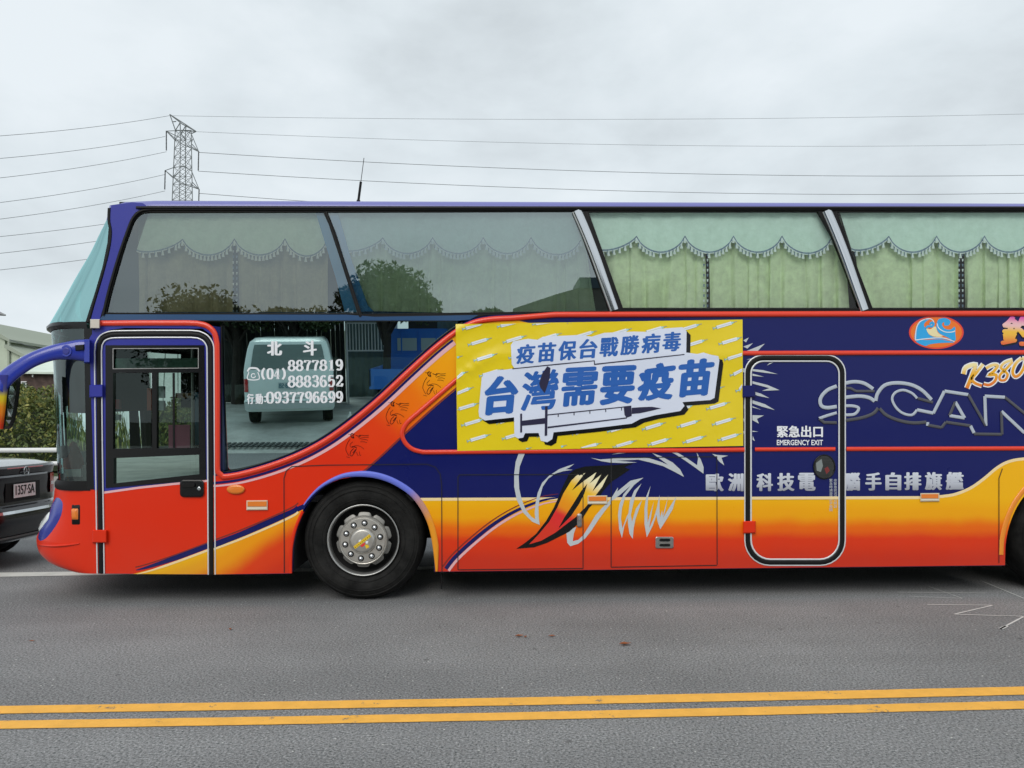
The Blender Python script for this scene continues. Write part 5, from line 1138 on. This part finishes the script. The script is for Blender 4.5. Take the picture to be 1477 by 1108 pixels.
def text3d(body, o, u, v_, w_, h_, nrm, m, parent, name='plate_lettering', bold=.03):
    cu = bpy.data.curves.new('t', 'FONT'); cu.body = body; cu.size = 1; to = bpy.data.objects.new('t', cu); C.objects.link(to)
    me = bpy.data.meshes.new_from_object(to.evaluated_get(bpy.context.evaluated_depsgraph_get())); co = [tuple(x.co[:2]) for x in me.vertices]; fc = [tuple(p.vertices) for p in me.polygons]
    bpy.data.objects.remove(to); bpy.data.curves.remove(cu); bpy.data.meshes.remove(me)
    x0 = min(c[0] for c in co); x1 = max(c[0] for c in co); y0 = min(c[1] for c in co); y1 = max(c[1] for c in co); mb = MB(); o, u, v_, nrm = map(Vector, (o, u, v_, nrm))
    for k, (dx, dy) in enumerate(((0, 0), (bold, 0), (-bold, 0))): mb.add([o + u * ((x + dx - x0) / (x1 - x0) * w_) + v_ * ((y + dy - y0) / (y1 - y0) * h_) + nrm * (k * .0002) for x, y in co], fc)
    return local(mb.obj(name, m, None, kind='stuff'), parent)
text3d('1357·SA', (X0 - .002, .165, pz0 + .03), (0, -1, 0), (0, 0, 1), .33, .10, (-1, 0, 0), BLK, pla)
# round badge with a three-pointed figure
bc = Vector(rearpt(1.02, 0, .02)); mb = MB(); mb.tube([bc + Vector((0, .045 * math.cos(a), .045 * math.sin(a))) for a in [2 * math.pi * k / 20 for k in range(21)]], .005, 6, cap=False)
for k in range(3): a = R(90 + 120 * k); mb.tube([bc, bc + Vector((0, .043 * math.cos(a), .043 * math.sin(a)))], [.009, .002], 5)
local(mb.obj('boot_badge', CHR), car)
rearstrip('third_brake_strip', 1.055, 1.066, -.4, .4, .006, TL, 8)
for sx in (1.0, 3.75):
    for sy_ in (-.76, .76):
        local(MB().lathe([(0, 0), (.385, 0), (.39, -.02)], 28, (sx, .866 if sy_ > 0 else -.866, .36), 'y').obj('wheel_arch', DARK), car)
        mb = MB(); mb.lathe([(.0, -.11), (.20, -.11), (.22, -.10), (.30, -.11), (.325, -.08), (.325, .08), (.30, .11), (.22, .10), (.0, .10)], 32, (sx, sy_, .325), 'y'); local(mb.obj('wheel', TYRE, None, smooth=40), car)

# guard rail
RAILM = mat('white_painted_steel', (.68, .69, .68), .45, var=.08, vscale=4)
gr = thing('guard_rail', 'white two-bar steel guard rail along the far roadside in front of the shrubs', 'guard rail', (-16, 19.3, 0))
r1a, r1b = W(0, 649.5, 19.3), W(84, 649.5, 19.3); r2z = W(70, 668.5, 19.3).z; zr = (r1a.z + r1b.z) / 2
for z_, r_ in ((zr, .062), (r2z, .055)): MB().tube([(-60, 19.3, z_), (40, 19.3, z_)], r_, 10).obj('rail', RAILM, gr, smooth=True)
x_ = W(110, 650, 19.3).x
for k in range(-12, 14):
    MB().tube([(x_ + k * 4.0, 19.4, .1), (x_ + k * 4.0, 19.4, zr + .1)], .05, 8).obj('post', RAILM, gr)

# leaves as small folded cards spread through a volume
def leaf_cloud(pts, size, jit=.5):
    n = len(pts); pts = np.asarray(pts); d = rng.normal(size=(n, 3)); d /= np.linalg.norm(d, axis=1)[:, None]; e_ = rng.normal(size=(n, 3)); e_ -= d * np.sum(d * e_, 1)[:, None]; e_ /= np.linalg.norm(e_, axis=1)[:, None]
    s = size * (1 + jit * rng.uniform(-1, 1, n))[:, None]; a = pts - d * s; b = pts + e_ * s * .45; c = pts + d * s; f = pts - e_ * s * .45
    v = np.stack([a, b, c, f], 1).reshape(-1, 3); return v, np.arange(4 * n).reshape(-1, 4)
def leafmesh(name, v, f, m, parent=None, kind=None):
    me = bpy.data.meshes.new(name); me.vertices.add(len(v)); me.vertices.foreach_set('co', v.astype(np.float32).ravel()); me.loops.add(f.size); me.loops.foreach_set('vertex_index', f.astype(np.int32).ravel())
    me.polygons.add(len(f)); me.polygons.foreach_set('loop_start', np.arange(0, f.size, 4, dtype=np.int32)); me.update(calc_edges=True); me.materials.append(m)
    o = bpy.data.objects.new(name, me); C.objects.link(o)
    if parent is not None: child(o, parent)
    if kind: o['kind'] = kind
    return o
def leafmat(name, c0, c1, c2):
    m = mat(name, c0, .6); n = m.node_tree.nodes; l = m.node_tree.links; b = n['Principled BSDF']
    g = n.new('ShaderNodeNewGeometry'); r = n.new('ShaderNodeValToRGB'); l.new(g.outputs['Random Per Island'], r.inputs[0])
    r.color_ramp.elements[0].color = lin(c0); r.color_ramp.elements[1].color = lin(c2); e = r.color_ramp.elements.new(.55); e.color = lin(c1)
    t = n.new('ShaderNodeTexCoord'); x = n.new('ShaderNodeTexNoise'); x.inputs['Scale'].default_value = .9; x.inputs['Detail'].default_value = 3; l.new(t.outputs['Object'], x.inputs['Vector'])
    mi = n.new('ShaderNodeMix'); mi.data_type = 'RGBA'; mi.blend_type = 'MULTIPLY'; mi.inputs[0].default_value = .8; l.new(r.outputs[0], mi.inputs[6])
    r2 = n.new('ShaderNodeValToRGB'); l.new(x.outputs[0], r2.inputs[0]); r2.color_ramp.elements[0].position = .35; r2.color_ramp.elements[0].color = (.5, .55, .45, 1); r2.color_ramp.elements[1].position = .65; r2.color_ramp.elements[1].color = (1.3, 1.1, .8, 1)
    l.new(r2.outputs[0], mi.inputs[7]); l.new(mi.outputs[2], b.inputs['Base Color'])
    b.inputs['Transmission Weight'].default_value = 0; b.inputs['Subsurface Weight'].default_value = 0
    return m
HM = leafmat('shrub_leaf', (.05, .085, .02), (.13, .18, .045), (.27, .27, .085))
def hedge_h(x, y): return 2.35 + .35 * np.sin(x * .9 + 1) + .25 * np.sin(x * 2.3 + y) - .08 * (y - 22) ** 2 * .3
def bank(x0, x1, n, size):
    x = rng.uniform(x0, x1, n); y = rng.uniform(20.6, 25.5, n); u = rng.beta(3, 1.2, n)
    front_ = np.clip((y - 20.5) / 1.6, .12, 1); top = hedge_h(x, y) * np.sqrt(front_)
    lump = .22 * np.sin(x * 3.1 + y * 2) * np.cos(x * 1.7 - y * 1.3); z = .1 + u * (top + lump)
    keep = rng.uniform(size=n) < .9
    return np.stack([x, y, z], 1)[keep]
P1 = bank(-21, -4, 75000, .085); P2 = bank(-60, -21, 9000, .2); P3 = bank(-4, 40, 9000, .2)
v1, f1 = leaf_cloud(P1, .062); v2, f2 = leaf_cloud(np.vstack([P2, P3]), .2)
leafmesh('roadside_shrubs', np.vstack([v1, v2]), np.vstack([f1, f2 + len(v1)]), HM, kind='stuff')
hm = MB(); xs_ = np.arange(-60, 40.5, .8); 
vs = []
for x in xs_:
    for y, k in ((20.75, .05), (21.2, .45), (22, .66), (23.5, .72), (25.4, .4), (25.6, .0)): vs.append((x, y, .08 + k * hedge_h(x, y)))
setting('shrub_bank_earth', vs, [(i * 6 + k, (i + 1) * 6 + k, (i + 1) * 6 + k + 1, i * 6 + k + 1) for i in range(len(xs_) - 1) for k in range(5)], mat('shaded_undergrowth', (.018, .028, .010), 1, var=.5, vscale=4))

# houses behind the shrubs
HY = 42
hw = thing('farm_building', 'pale green gabled farm building with a dark brick lower storey behind the shrubs', 'house', (W(10, 560, HY).x, HY, 0))
PG = mat('pale_green_render', (.50, .56, .45), .85, var=.12, vscale=.8); FAS = mat('weathered_fascia', (.34, .38, .31), .8)
a = lambda x, y, Y=HY: W(x, y, Y)
def slabpoly(mbx, pts, Y, th): return mbx.sheet(pts, 0, thick=th, Y=Y)
MB().sheet([(-60, 482), (-25, 470), (0, 484), (7, 489), (7, 499), (31, 513), (31, 640), (-60, 640)], 0, thick=9, Y=HY).obj('wall', PG, hw)
MB().sheet([(-25, 463), (0, 481), (13.5, 489.5), (13.5, 493.5), (0, 487), (-25, 471)], .15, thick=9.4, Y=HY).obj('roof', FAS, hw)
MB().sheet([(5.5, 497.5), (9, 497), (40, 515), (40, 519), (6, 502)], .2, thick=6, Y=HY).obj('roof', FAS, hw, label='lower eave of the gable')
MB().box((a(14, 500).x - .05, HY - .12, a(14, 530).z), (a(14, 500).x + .05, HY - .02, a(14, 492).z)).obj('downpipe', FAS, hw)
lh = thing('roadside_shed', 'low shed with pale metal roof and dark brick wall beside the green gabled building', 'shed', (a(60, 560, 36).x, 36, 0))
rf = [a(29, 515, 40), a(110, 503, 40), a(110, 537, 36), a(28, 536, 36)]; 
mesh('roof', list(rf) + [v_ + Vector((0, 0, -.10)) for v_ in rf], [(0, 3, 2, 1), (3, 7, 6, 2), (0, 4, 7, 3), (2, 6, 5, 1)], mat('pale_metal_roof', (.60, .68, .60), .6, var=.1, vscale=1), lh)
dz_ = .22
tri_ = [a(29, 515, 40), a(34, 512, 40)]
MB().sheet([(29, 537.5), (110, 539), (110, 640), (29, 640)], 0, thick=3.5, Y=36.3).obj('wall', mat('dark_brick_wall', (.085, .055, .048), .9, var=.5, vscale=3, bump=.3, bscale=12), lh)
wn = MB().band([(31, 551), (37.5, 551), (37.5, 566), (31, 566)], 1.6, .10, h=.05, closed=True, Y=36.2).obj('window', mat('white_frame', (.7, .7, .7), .6), lh)
MB().sheet([(31, 551), (37.5, 551), (37.5, 566), (31, 566)], .05, Y=36.3).obj('pane', mat('dim_pane', (.10, .14, .13), .2), wn)
MB().sheet([(46, 540), (47.5, 540), (47.5, 544), (46, 544)], .1, thick=.08, Y=36.2).obj('wall_lamp', mat('lamp_grey', (.5, .5, .5), .5), lh)
# leafy crown behind
TLM = leafmat('tree_leaf', (.014, .034, .010), (.03, .055, .016), (.06, .09, .03))
def tree(name, label, base, h_, rad, n, size, group=None, lobes=9):
    t_ = thing(name, label, 'tree', base, 0, group); b = Vector(base); mb = MB(); mb.tube([b, b + Vector((.1, .05, h_ * .35)), b + Vector((-.05, .1, h_ * .7))], [.16 * rad / 1.8, .12 * rad / 1.8, .06], 9)
    cs = []
    for k in range(lobes):
        th = random.uniform(0, 6.28); rr_ = rad * random.uniform(.25, .8); zc_ = h_ * random.uniform(.5, .92); cc = b + Vector((rr_ * math.cos(th), rr_ * math.sin(th), zc_)); cs.append((cc, rad * random.uniform(.28, .5)))
        mb.tube([b + Vector((0, 0, h_ * random.uniform(.3, .5))), cc], [.05, .015], 5)
    child(mb.obj('trunk', mat('bark', (.03, .025, .02), .95, var=.3, vscale=5)), t_)
    pts_ = []
    for cc, r_ in cs:
        k = n // lobes; q = rng.normal(size=(k, 3)); q /= np.linalg.norm(q, axis=1)[:, None]; pts_.append(np.array(cc) + q * (r_ * rng.uniform(.3, 1.15, k) ** .6)[:, None] * np.array([1.15, 1.15, .75]))
    v, f = leaf_cloud(np.vstack(pts_), size); leafmesh('crown', v, f, TLM, t_); return t_
p_ = W(24, 515, 60); tree('tree', 'dark leafy tree top showing above the lower eave of the green building', (p_.x, 60, 0), p_.z + 1.3, 2.0, 1600, .22)
# pylon
PY = 95.0
ST = mat('galvanised_steel', (.23, .25, .26), .6, metal=.3)
py = thing('electricity_pylon', 'grey lattice electricity pylon with four cross arms standing behind the coach roof', 'pylon', (W(262, 290, PY).x, PY, 0))
zq = lambda x, y, Y=PY: W(225 + x * 80 / 633, 155 + y * 80 / 633, Y)
def legs(yv): # four leg x positions (crop px) at crop y
    t_ = (yv - 260) / 800
    return (220 - 35 * t_, 283 - 15 * t_, 337 + 0 * t_, 402 + 14 * t_)
lat = MB(); dF, dB = 0, 1.6; lr = .055
ys = [260, 370, 470, 570, 680, 790, 880, 970, 1060, 1160, 1280, 1420, 1600, 1850, 2150]
cols = []
for yv in ys:
    l0, l1, l2, l3 = legs(yv); cols.append((zq(l1, yv, PY - .9), zq(l3, yv, PY - .3), zq(l2, yv, PY + 1.0), zq(l0, yv, PY + .4)))
for c_ in range(4): 
    top, bottom = cols[0][c_], cols[-1][c_]; g_ = bottom + (bottom - cols[-2][c_]).normalized() * 0
    lat.tube([r_[c_] for r_ in cols] + [Vector((bottom.x + (bottom.x - W(262, 700, PY).x) * .5, bottom.y, 0))], lr * 1.1, 5)
for a_, b_ in zip(cols, cols[1:]):
    for c_ in range(4):
        d_ = (c_ + 1) % 4; lat.tube([a_[c_], b_[d_]], lr * .55, 4).tube([a_[d_], b_[c_]], lr * .55, 4)
        if random.random() < .6: lat.tube([a_[c_], a_[d_]], lr * .55, 4)
lat.obj('lattice_tower', ST, py)
def truss(pts_, w_=.05):
    mb = MB()
    for p, q in pts_: mb.tube([p, q], w_, 4)
    return mb.obj('cross_arm', ST, py)
E = zq(158, 80); E2 = zq(458, 275)
truss([(E, zq(222, 262)), (E, zq(283, 160)), (zq(283, 160), zq(345, 200)), (zq(345, 200), E2), (E, zq(300, 190)), (zq(300, 190), E2), (E2, zq(330, 262)), (E2, zq(402, 300)), (zq(222, 262), zq(345, 262)), (zq(222, 262), zq(275, 175)), (zq(275, 175), zq(283, 370)), (zq(345, 200), zq(337, 262)), (zq(190, 165), zq(230, 160)), (zq(345, 200), zq(285, 300)), (zq(285, 300), zq(345, 370))], .065)
A1 = zq(118, 270); A2 = zq(487, 505); B1 = zq(105, 720); B2 = zq(492, 935)
truss([(A1, zq(222, 266)), (A1, zq(215, 372)), (A1, zq(283, 410)), (zq(222, 266), zq(337, 262)), (zq(215, 372), zq(337, 372)), (A1, zq(283, 350))])
truss([(A2, zq(402, 300)), (A2, zq(402, 410)), (A2, zq(283, 410)), (zq(402, 300), zq(337, 262)), (A2, zq(380, 430)), (zq(420, 360), zq(402, 410))])
truss([(B1, zq(205, 685)), (B1, zq(195, 805)), (B1, zq(275, 860)), (zq(205, 685), zq(337, 670)), (zq(195, 805), zq(275, 730))])
truss([(B2, zq(405, 725)), (B2, zq(412, 850)), (B2, zq(275, 860)), (zq(405, 725), zq(337, 680)), (B2, zq(400, 880))])
INS = mat('insulator_dark', (.05, .055, .06), .4)
for p, q in ((A1, zq(118, 490)), (A2, zq(482, 720)), (B1, zq(100, 935)), (B2, zq(486, 1130))):
    mb = MB(); k = 14
    mb.tube([p.lerp(q, i / (2 * k)) for i in range(2 * k + 1)], [(.05 if i % 2 else .09) for i in range(2 * k + 1)], 7); mb.obj('insulator', INS, py)
# wires
CB_ = mat('cable_grey', (.14, .15, .16), .5)
def wire(p0, p1, y0, y1, sag, r_, label):
    """p0/p1 = places in view at depths y0/y1; runs on past both"""
    a_, b_ = W(*p0, y0), W(*p1, y1); n_ = 26; pts_ = []
    for k in range(n_ + 1):
        t_ = k / n_; q = a_.lerp(b_, t_); q.z -= sag * 4 * t_ * (1 - t_); pts_.append(q)
    if p0[0] < 0: pts_ = [a_ + (a_ - b_) * 3 + Vector((0, 0, 2))] + pts_
    if p1[0] > 1500: pts_.append(b_ + (b_ - a_) * 1.0)
    tag(MB().tube(pts_, r_, 5).obj('power_line', CB_), label, 'power line', 'power lines of the pylon')
lw_ = [((-120, 203), (244, 167), 'topmost power line left of the pylon, running to its peak'), ((-120, 237), (238, 197), 'second power line from the top on the left side of the pylon'), ((-120, 268), (240, 219), 'third power line from the top left of the pylon, ending at the upper insulator'), ((-120, 305), (237, 252), 'fourth power line from the top left of the pylon'), ((-120, 329), (238, 275.5), 'fifth power line from the top left of the pylon, ending at the lower insulator'),
       ((-120, 352), (290, 300), 'sixth power line on the left, passing behind the coach roof corner'), ((-120, 377), (290, 322), 'seventh power line on the left, just above the bottom one'), ((-120, 401), (290, 346), 'lowest power line on the left, meeting the upper windscreen')]
for p, q, lb_ in lw_: wire(p, q, PY - 28, PY + (0 if q[0] < 280 else .5), .45, .024, lb_)
rw_ = [((244, 167), (1700, 158), 0.9, 'topmost power line right of the pylon, crossing the whole sky'), ((282, 190), (1700, 203), 1.3, 'second power line from the top right of the pylon'), ((287, 220), (1700, 248), 1.6, 'third power line right of the pylon, the darker of the middle pair'), ((286, 247), (1700, 273), 1.7, 'fourth power line right of the pylon, skimming above the coach roof'), ((287, 279), (900, 312), .4, 'short low power line right of the pylon dipping behind the coach roof')]
for i, (p, q, s_, lb_) in enumerate(rw_): wire(p, q, PY, PY + 12, s_, .02 if i < 2 else .034, lb_)
wire((13.5, 490), (140, 520), 40, 44, .15, .02, 'thin service cable sagging from the green gable to the right')
# street lamp tip at the left edge
sl_ = thing('street_lamp', 'tip of a street lamp arm poking in at the left edge above the green building', 'lamp', (W(-60, 450, 30).x, 30, 0))
q0 = W(-60, 450, 30); MB().tube([(q0.x, 30, 0), (q0.x, 30, q0.z)], [.09, .06], 8).tube([q0, W(-20, 452, 30)], .04, 6).obj('pole', ST, sl_)
MB().tube([W(-25, 453, 30), W(0, 452.5, 30), W(8, 454.8, 30)], [.10, .08, .03], 8).obj('lamp_head', mat('lamp_head_grey', (.25, .26, .27), .5), sl_)

# ================================================================ BEHIND THE CAMERA (seen mirrored in the coach glass)
pm0 = P(500, 480, lowoff); pm1 = P(500, 660, lowoff); dv = (pm1 - pm0); ln = Vector((0, dv.z, -dv.y)).normalized()
if ln.y > 0: ln = -ln
un_ = Vector((0, -1, 0)); pu = P(600, 400, -.012)
def RV(px, py, dist, low=True):
    v_ = W(px, py, dist); n_, o_ = (ln, pm0) if low else (un_, pu); return v_ - n_ * 2 * (v_ - o_).dot(n_)
def grd(px, dist, z=.3, low=True):
    q = RV(px, 560, dist, low); return Vector((q.x, q.y, z))
# white van, its back to the coach
vp = grd(417, 15.9)
van = thing('van', 'pale silver van mirrored from behind in the low coach window under phone numbers', 'van', (vp.x, vp.y, .29), R(-90 - 12))
VW = mat('pale_van_paint', (.76, .88, .86), .3, coat=.4)
VB = [(.30, .06, .90, .2), (.36, .0, .93, .2), (.52, .0, .94, .2), (.56, .05, .93, .2), (1.15, .06, .93, .2), (1.30, .10, .91, .2), (1.62, .18, .85, .2), (1.78, .24, .80, .25), (1.86, .40, .70, .3)]
v, f = carnet(VB, q=.5); local(mesh('body', v, f, VW, None, smooth=35), van)
CB_keep = CB; CB = VB
def vst(name, z0, z1, s0, s1, o, m, n=10):
    def rp_(z, s):
        for a, b in zip(VB, VB[1:]):
            if a[0] <= z <= b[0]:
                t_ = (z - a[0]) / (b[0] - a[0]); x0, hw_, cd = [a[i] + (b[i] - a[i]) * t_ for i in (1, 2, 3)]; break
        ang = math.asin(min(1, abs(s) ** (1 / .5))); return (x0 + cd * (1 - math.cos(ang) ** .5) - o, math.copysign(hw_ * abs(s), s), z)
    zs_ = [z0] + [a[0] for a in VB if z0 < a[0] < z1] + [z1]; vs = [rp_(z, s0 + (s1 - s0) * k / n) for z in zs_ for k in range(n + 1)]
    return local(mesh(name, vs, [(i * (n + 1) + k, i * (n + 1) + k + 1, (i + 1) * (n + 1) + k + 1, (i + 1) * (n + 1) + k) for i in range(len(zs_) - 1) for k in range(n)], m), van)
vst('rear_window', 1.20, 1.72, -.84, .84, .012, mat('van_glass', (.10, .16, .15), .08, coat=1)); 
for sg in (1, -1): vst('tail_light', .72, 1.0, .90 * sg, .995 * sg, .014, TL, 4)
vst('rear_bumper', .36, .50, -.99, .99, .03, mat('van_bumper', (.50, .56, .56), .5), 20); vst('tailgate_gap', .575, .585, -.93, .93, .006, SEAM, 16); vst('bumper_gap', .51, .52, -.96, .96, .02, SEAM, 16)
pq = vst('number_plate', .78, .92, -.24, .16, .02, mat('van_plate', (.55, .66, .66), .5), 2)
text3d('2528·SB', (VB[4][1] - .028, .13, .80), (0, -1, 0), (0, 0, 1), .34, .10, (-1, 0, 0), mat('teal_plate_ink', (.02, .16, .22), .5), pq)
for sx in (.75, 3.6):
    for sy_ in (-.78, .78):
        local(MB().lathe([(.0, -.1), (.2, -.1), (.3, -.11), (.33, -.08), (.33, .08), (.3, .11), (.0, .1)], 28, (sx, sy_, .33), 'y').obj('wheel', TYRE, None, smooth=40), van)
# blue pickup truck
tp_ = grd(588, 18.5); truck = thing('truck', 'blue flatbed truck backed against the shed, mirrored beside the silver van', 'truck', (tp_.x, tp_.y, .3), R(-90))
BT = mat('blue_truck_paint', (.02, .17, .60), .35, coat=.3)
mb = MB(); mb.box((0, -.95, .55), (3.0, .95, .62)).box((0, -.95, .62), (.04, .95, 1.05)).box((0, -.95, .62), (3, -.91, 1.05)).box((0, .91, .62), (3, .95, 1.05)); local(mb.obj('bed', BT), truck)
mb = MB(); mb.box((3.05, -.82, .5), (4.6, .82, 1.35)).box((3.05, -.80, 1.35), (4.35, .80, 2.05)); 
for k in (-.5, 0, .5): mb.box((3.02, k - .02, 1.35), (3.06, k + .02, 2.0))
local(mb.obj('cab', BT), truck)
for y0, y1 in ((-.62, -.06), (.06, .62)): 
    w__ = local(MB().box((3.03, y0, 1.42), (3.045, y1, 1.78)).obj('rear_window', mat('truck_pane', (.40, .5, .48), .2)), truck)
text3d('1EE1', (-.004, .35, .74), (0, -1, 0), (0, 0, 1), .5, .2, (-1, 0, 0), WHT, truck, 'bed_lettering')
for sx in (.9, 3.9):
    for sy_ in (-.75, .75): local(MB().lathe([(.0, -.1), (.3, -.1), (.33, -.08), (.33, .08), (.3, .1), (.0, .1)], 24, (sx, sy_, .33), 'y').obj('wheel', TYRE), truck)
# corrugated shed
Ys = 22.5; s0, s1 = grd(500, Ys), grd(980, Ys)
shed = thing('corrugated_shed', 'grey green corrugated shed with a dark open bay across the yard', 'shed', (s0.x, s0.y, .3))
CG = mat('grey_green_corrugated', (.10, .15, .145), .6, var=.15, vscale=2)
def corr(x0, x1, z0, z1, y):
    n = int((x1 - x0) / .09); vs = []
    for k in range(n + 1):
        x = x0 + (x1 - x0) * k / n; yy = y + (.025 if k % 2 else 0); vs += [(x, yy, z0), (x, yy, z1)]
    return vs, [(2 * k, 2 * k + 2, 2 * k + 3, 2 * k + 1) for k in range(n)]
xL, xR = s0.x, s1.x; yS = s0.y; bx0, bx1 = grd(575, Ys).x, grd(632, Ys).x
v, f = corr(xL, bx0, .3, 4.2, yS); mesh('wall', v, f, CG, shed); v, f = corr(bx1, xR, .3, 4.2, yS); mesh('wall', v, f, CG, shed); v, f = corr(bx0, bx1, 3.0, 4.2, yS); mesh('wall', v, f, CG, shed)
MB().box((bx0, yS - 3, .3), (bx1, yS - 2.9, 3)).box((xL, yS - 8, .3), (xL + .1, yS - .1, 4.2)).obj('bay_lining', DARK, shed)
MB().box((bx0 - .12, yS - .05, .3), (bx0, yS + .05, 3.05)).box((bx0, yS - .05, 3.0), (bx1, yS + .05, 3.1)).obj('door_frame', RAILM, shed)
ra = [RV(740, 447, Ys, False), RV(800, 427, Ys, False), RV(835, 417, Ys, False), RV(870, 413, Ys, False), RV(960, 405, Ys, False)]
zs2 = [q.z for q in ra]
vs = []; 
for q in ra: vs += [(q.x, yS + .15, q.z), (q.x, yS + .15, 4.0), (q.x, yS - 9, q.z + .4)]
mesh('roof', vs, [(3 * i, 3 * i + 1, 3 * i + 4, 3 * i + 3) for i in range(4)] + [(3 * i, 3 * i + 3, 3 * i + 5, 3 * i + 2) for i in range(4)], mat('dull_roof_sheet', (.12, .125, .11), .7, var=.2, vscale=1), shed)
b0, b1 = RV(834, 403, Ys, False), RV(868, 418, Ys, False); MB().box((b0.x, yS - 1.6, b1.z), (b1.x, yS + .2, b0.z)).obj('roof_tank_box', mat('blue_tank', (.05, .09, .12), .6), shed)
# white railing in front of the shed
rl = thing('yard_railing', 'white barred railing standing against the dark green wall behind the silver van', 'railing', tuple(grd(528, 20.5)))
g0, g1 = grd(502, 20.5), grd(556, 20.5); z0_, z1_ = 1.75, 2.5; mb = MB()
for z_ in (z0_, z1_): MB().tube([(g0.x, g0.y, z_), (g1.x, g0.y, z_)], .022, 6).obj('rail', RAILM, rl)
for k in range(13): x = g0.x + (g1.x - g0.x) * k / 12; MB().tube([(x, g0.y, z0_), (x, g0.y, z1_)], .015, 5).obj('bar', RAILM, rl)
MB().tube([(g0.x, g0.y, .3), (g0.x, g0.y, z1_)], .03, 6).tube([(g1.x, g0.y, .3), (g1.x, g0.y, z1_)], .03, 6).obj('post', RAILM, rl)
# dark wall and trees behind the van
q0, q1 = grd(300, 21), grd(500, 21)
wl = thing('yard_wall', 'dark weathered plank wall behind the silver van', 'wall', tuple(q0))
for k in range(30):
    x = q0.x + (q1.x - q0.x) * k / 30; MB().box((x, q0.y, .3), (x + (q1.x - q0.x) / 30 - .02, q0.y + .05 + .02 * (k % 3), 2.9 + .05 * (k % 2))).obj('plank', mat('dark_plank', (.022, .025, .022), .9, var=.4, vscale=2), wl)
for (px, dist, h_, rad, lb_) in ((425, 19.5, 4.55, 1.4, 'broad dark tree over the silver van across the yard'), (340, 20.5, 4.6, 2.0, 'dark tree at the end of the plank wall'), (555, 19.5, 5.25, 1.4, 'spreading tree in front of the corrugated shed'), (705, 21, 4.6, .8, 'small sparse tree near the low end of the shed roof')):
    q = RV(px, 560, dist, False); tree('tree', lb_, (q.x, q.y, .3), h_, rad, 20000, .065, None, 26)
# drain grating at the road edge
g0 = RV(330, 668, 0 + 2 * D + 1.5); 
dg = thing('drain_grating', 'dark slotted drain grating set in the pale yard edge', 'grating', (grd(380, 14.4).x, -1.6, .05))
for k in range(24): MB().box((dg.location.x - 1.4 + k * .11, -1.95, .075), (dg.location.x - 1.4 + k * .11 + .06, -1.45, .10)).obj('bar', mat('grating_iron', (.05, .06, .06), .6), dg)
for px, lb_ in ((504, 'small white bottle standing left of its twin in the yard'), (517, 'small white bottle standing right of its twin in the yard')):
    q = grd(px, 15.6); b_ = thing('bottle', lb_, 'bottle', tuple(q), 0, 'bottles in the yard')
    child(MB().lathe([(.0, 0), (.055, 0), (.06, .02), (.06, .2), (.02, .27), (.02, .31), (0, .31)], 14, q, 'z').obj('bottle_body', mat('white_plastic', (.7, .72, .7), .4), None, smooth=True), b_)
    child(MB().lathe([(.063, .06), (.063, .15)], 14, q, 'z').obj('bottle_label', mat('teal_label', (.05, .3, .32), .5)), b_)
print('objects', len(bpy.data.objects))
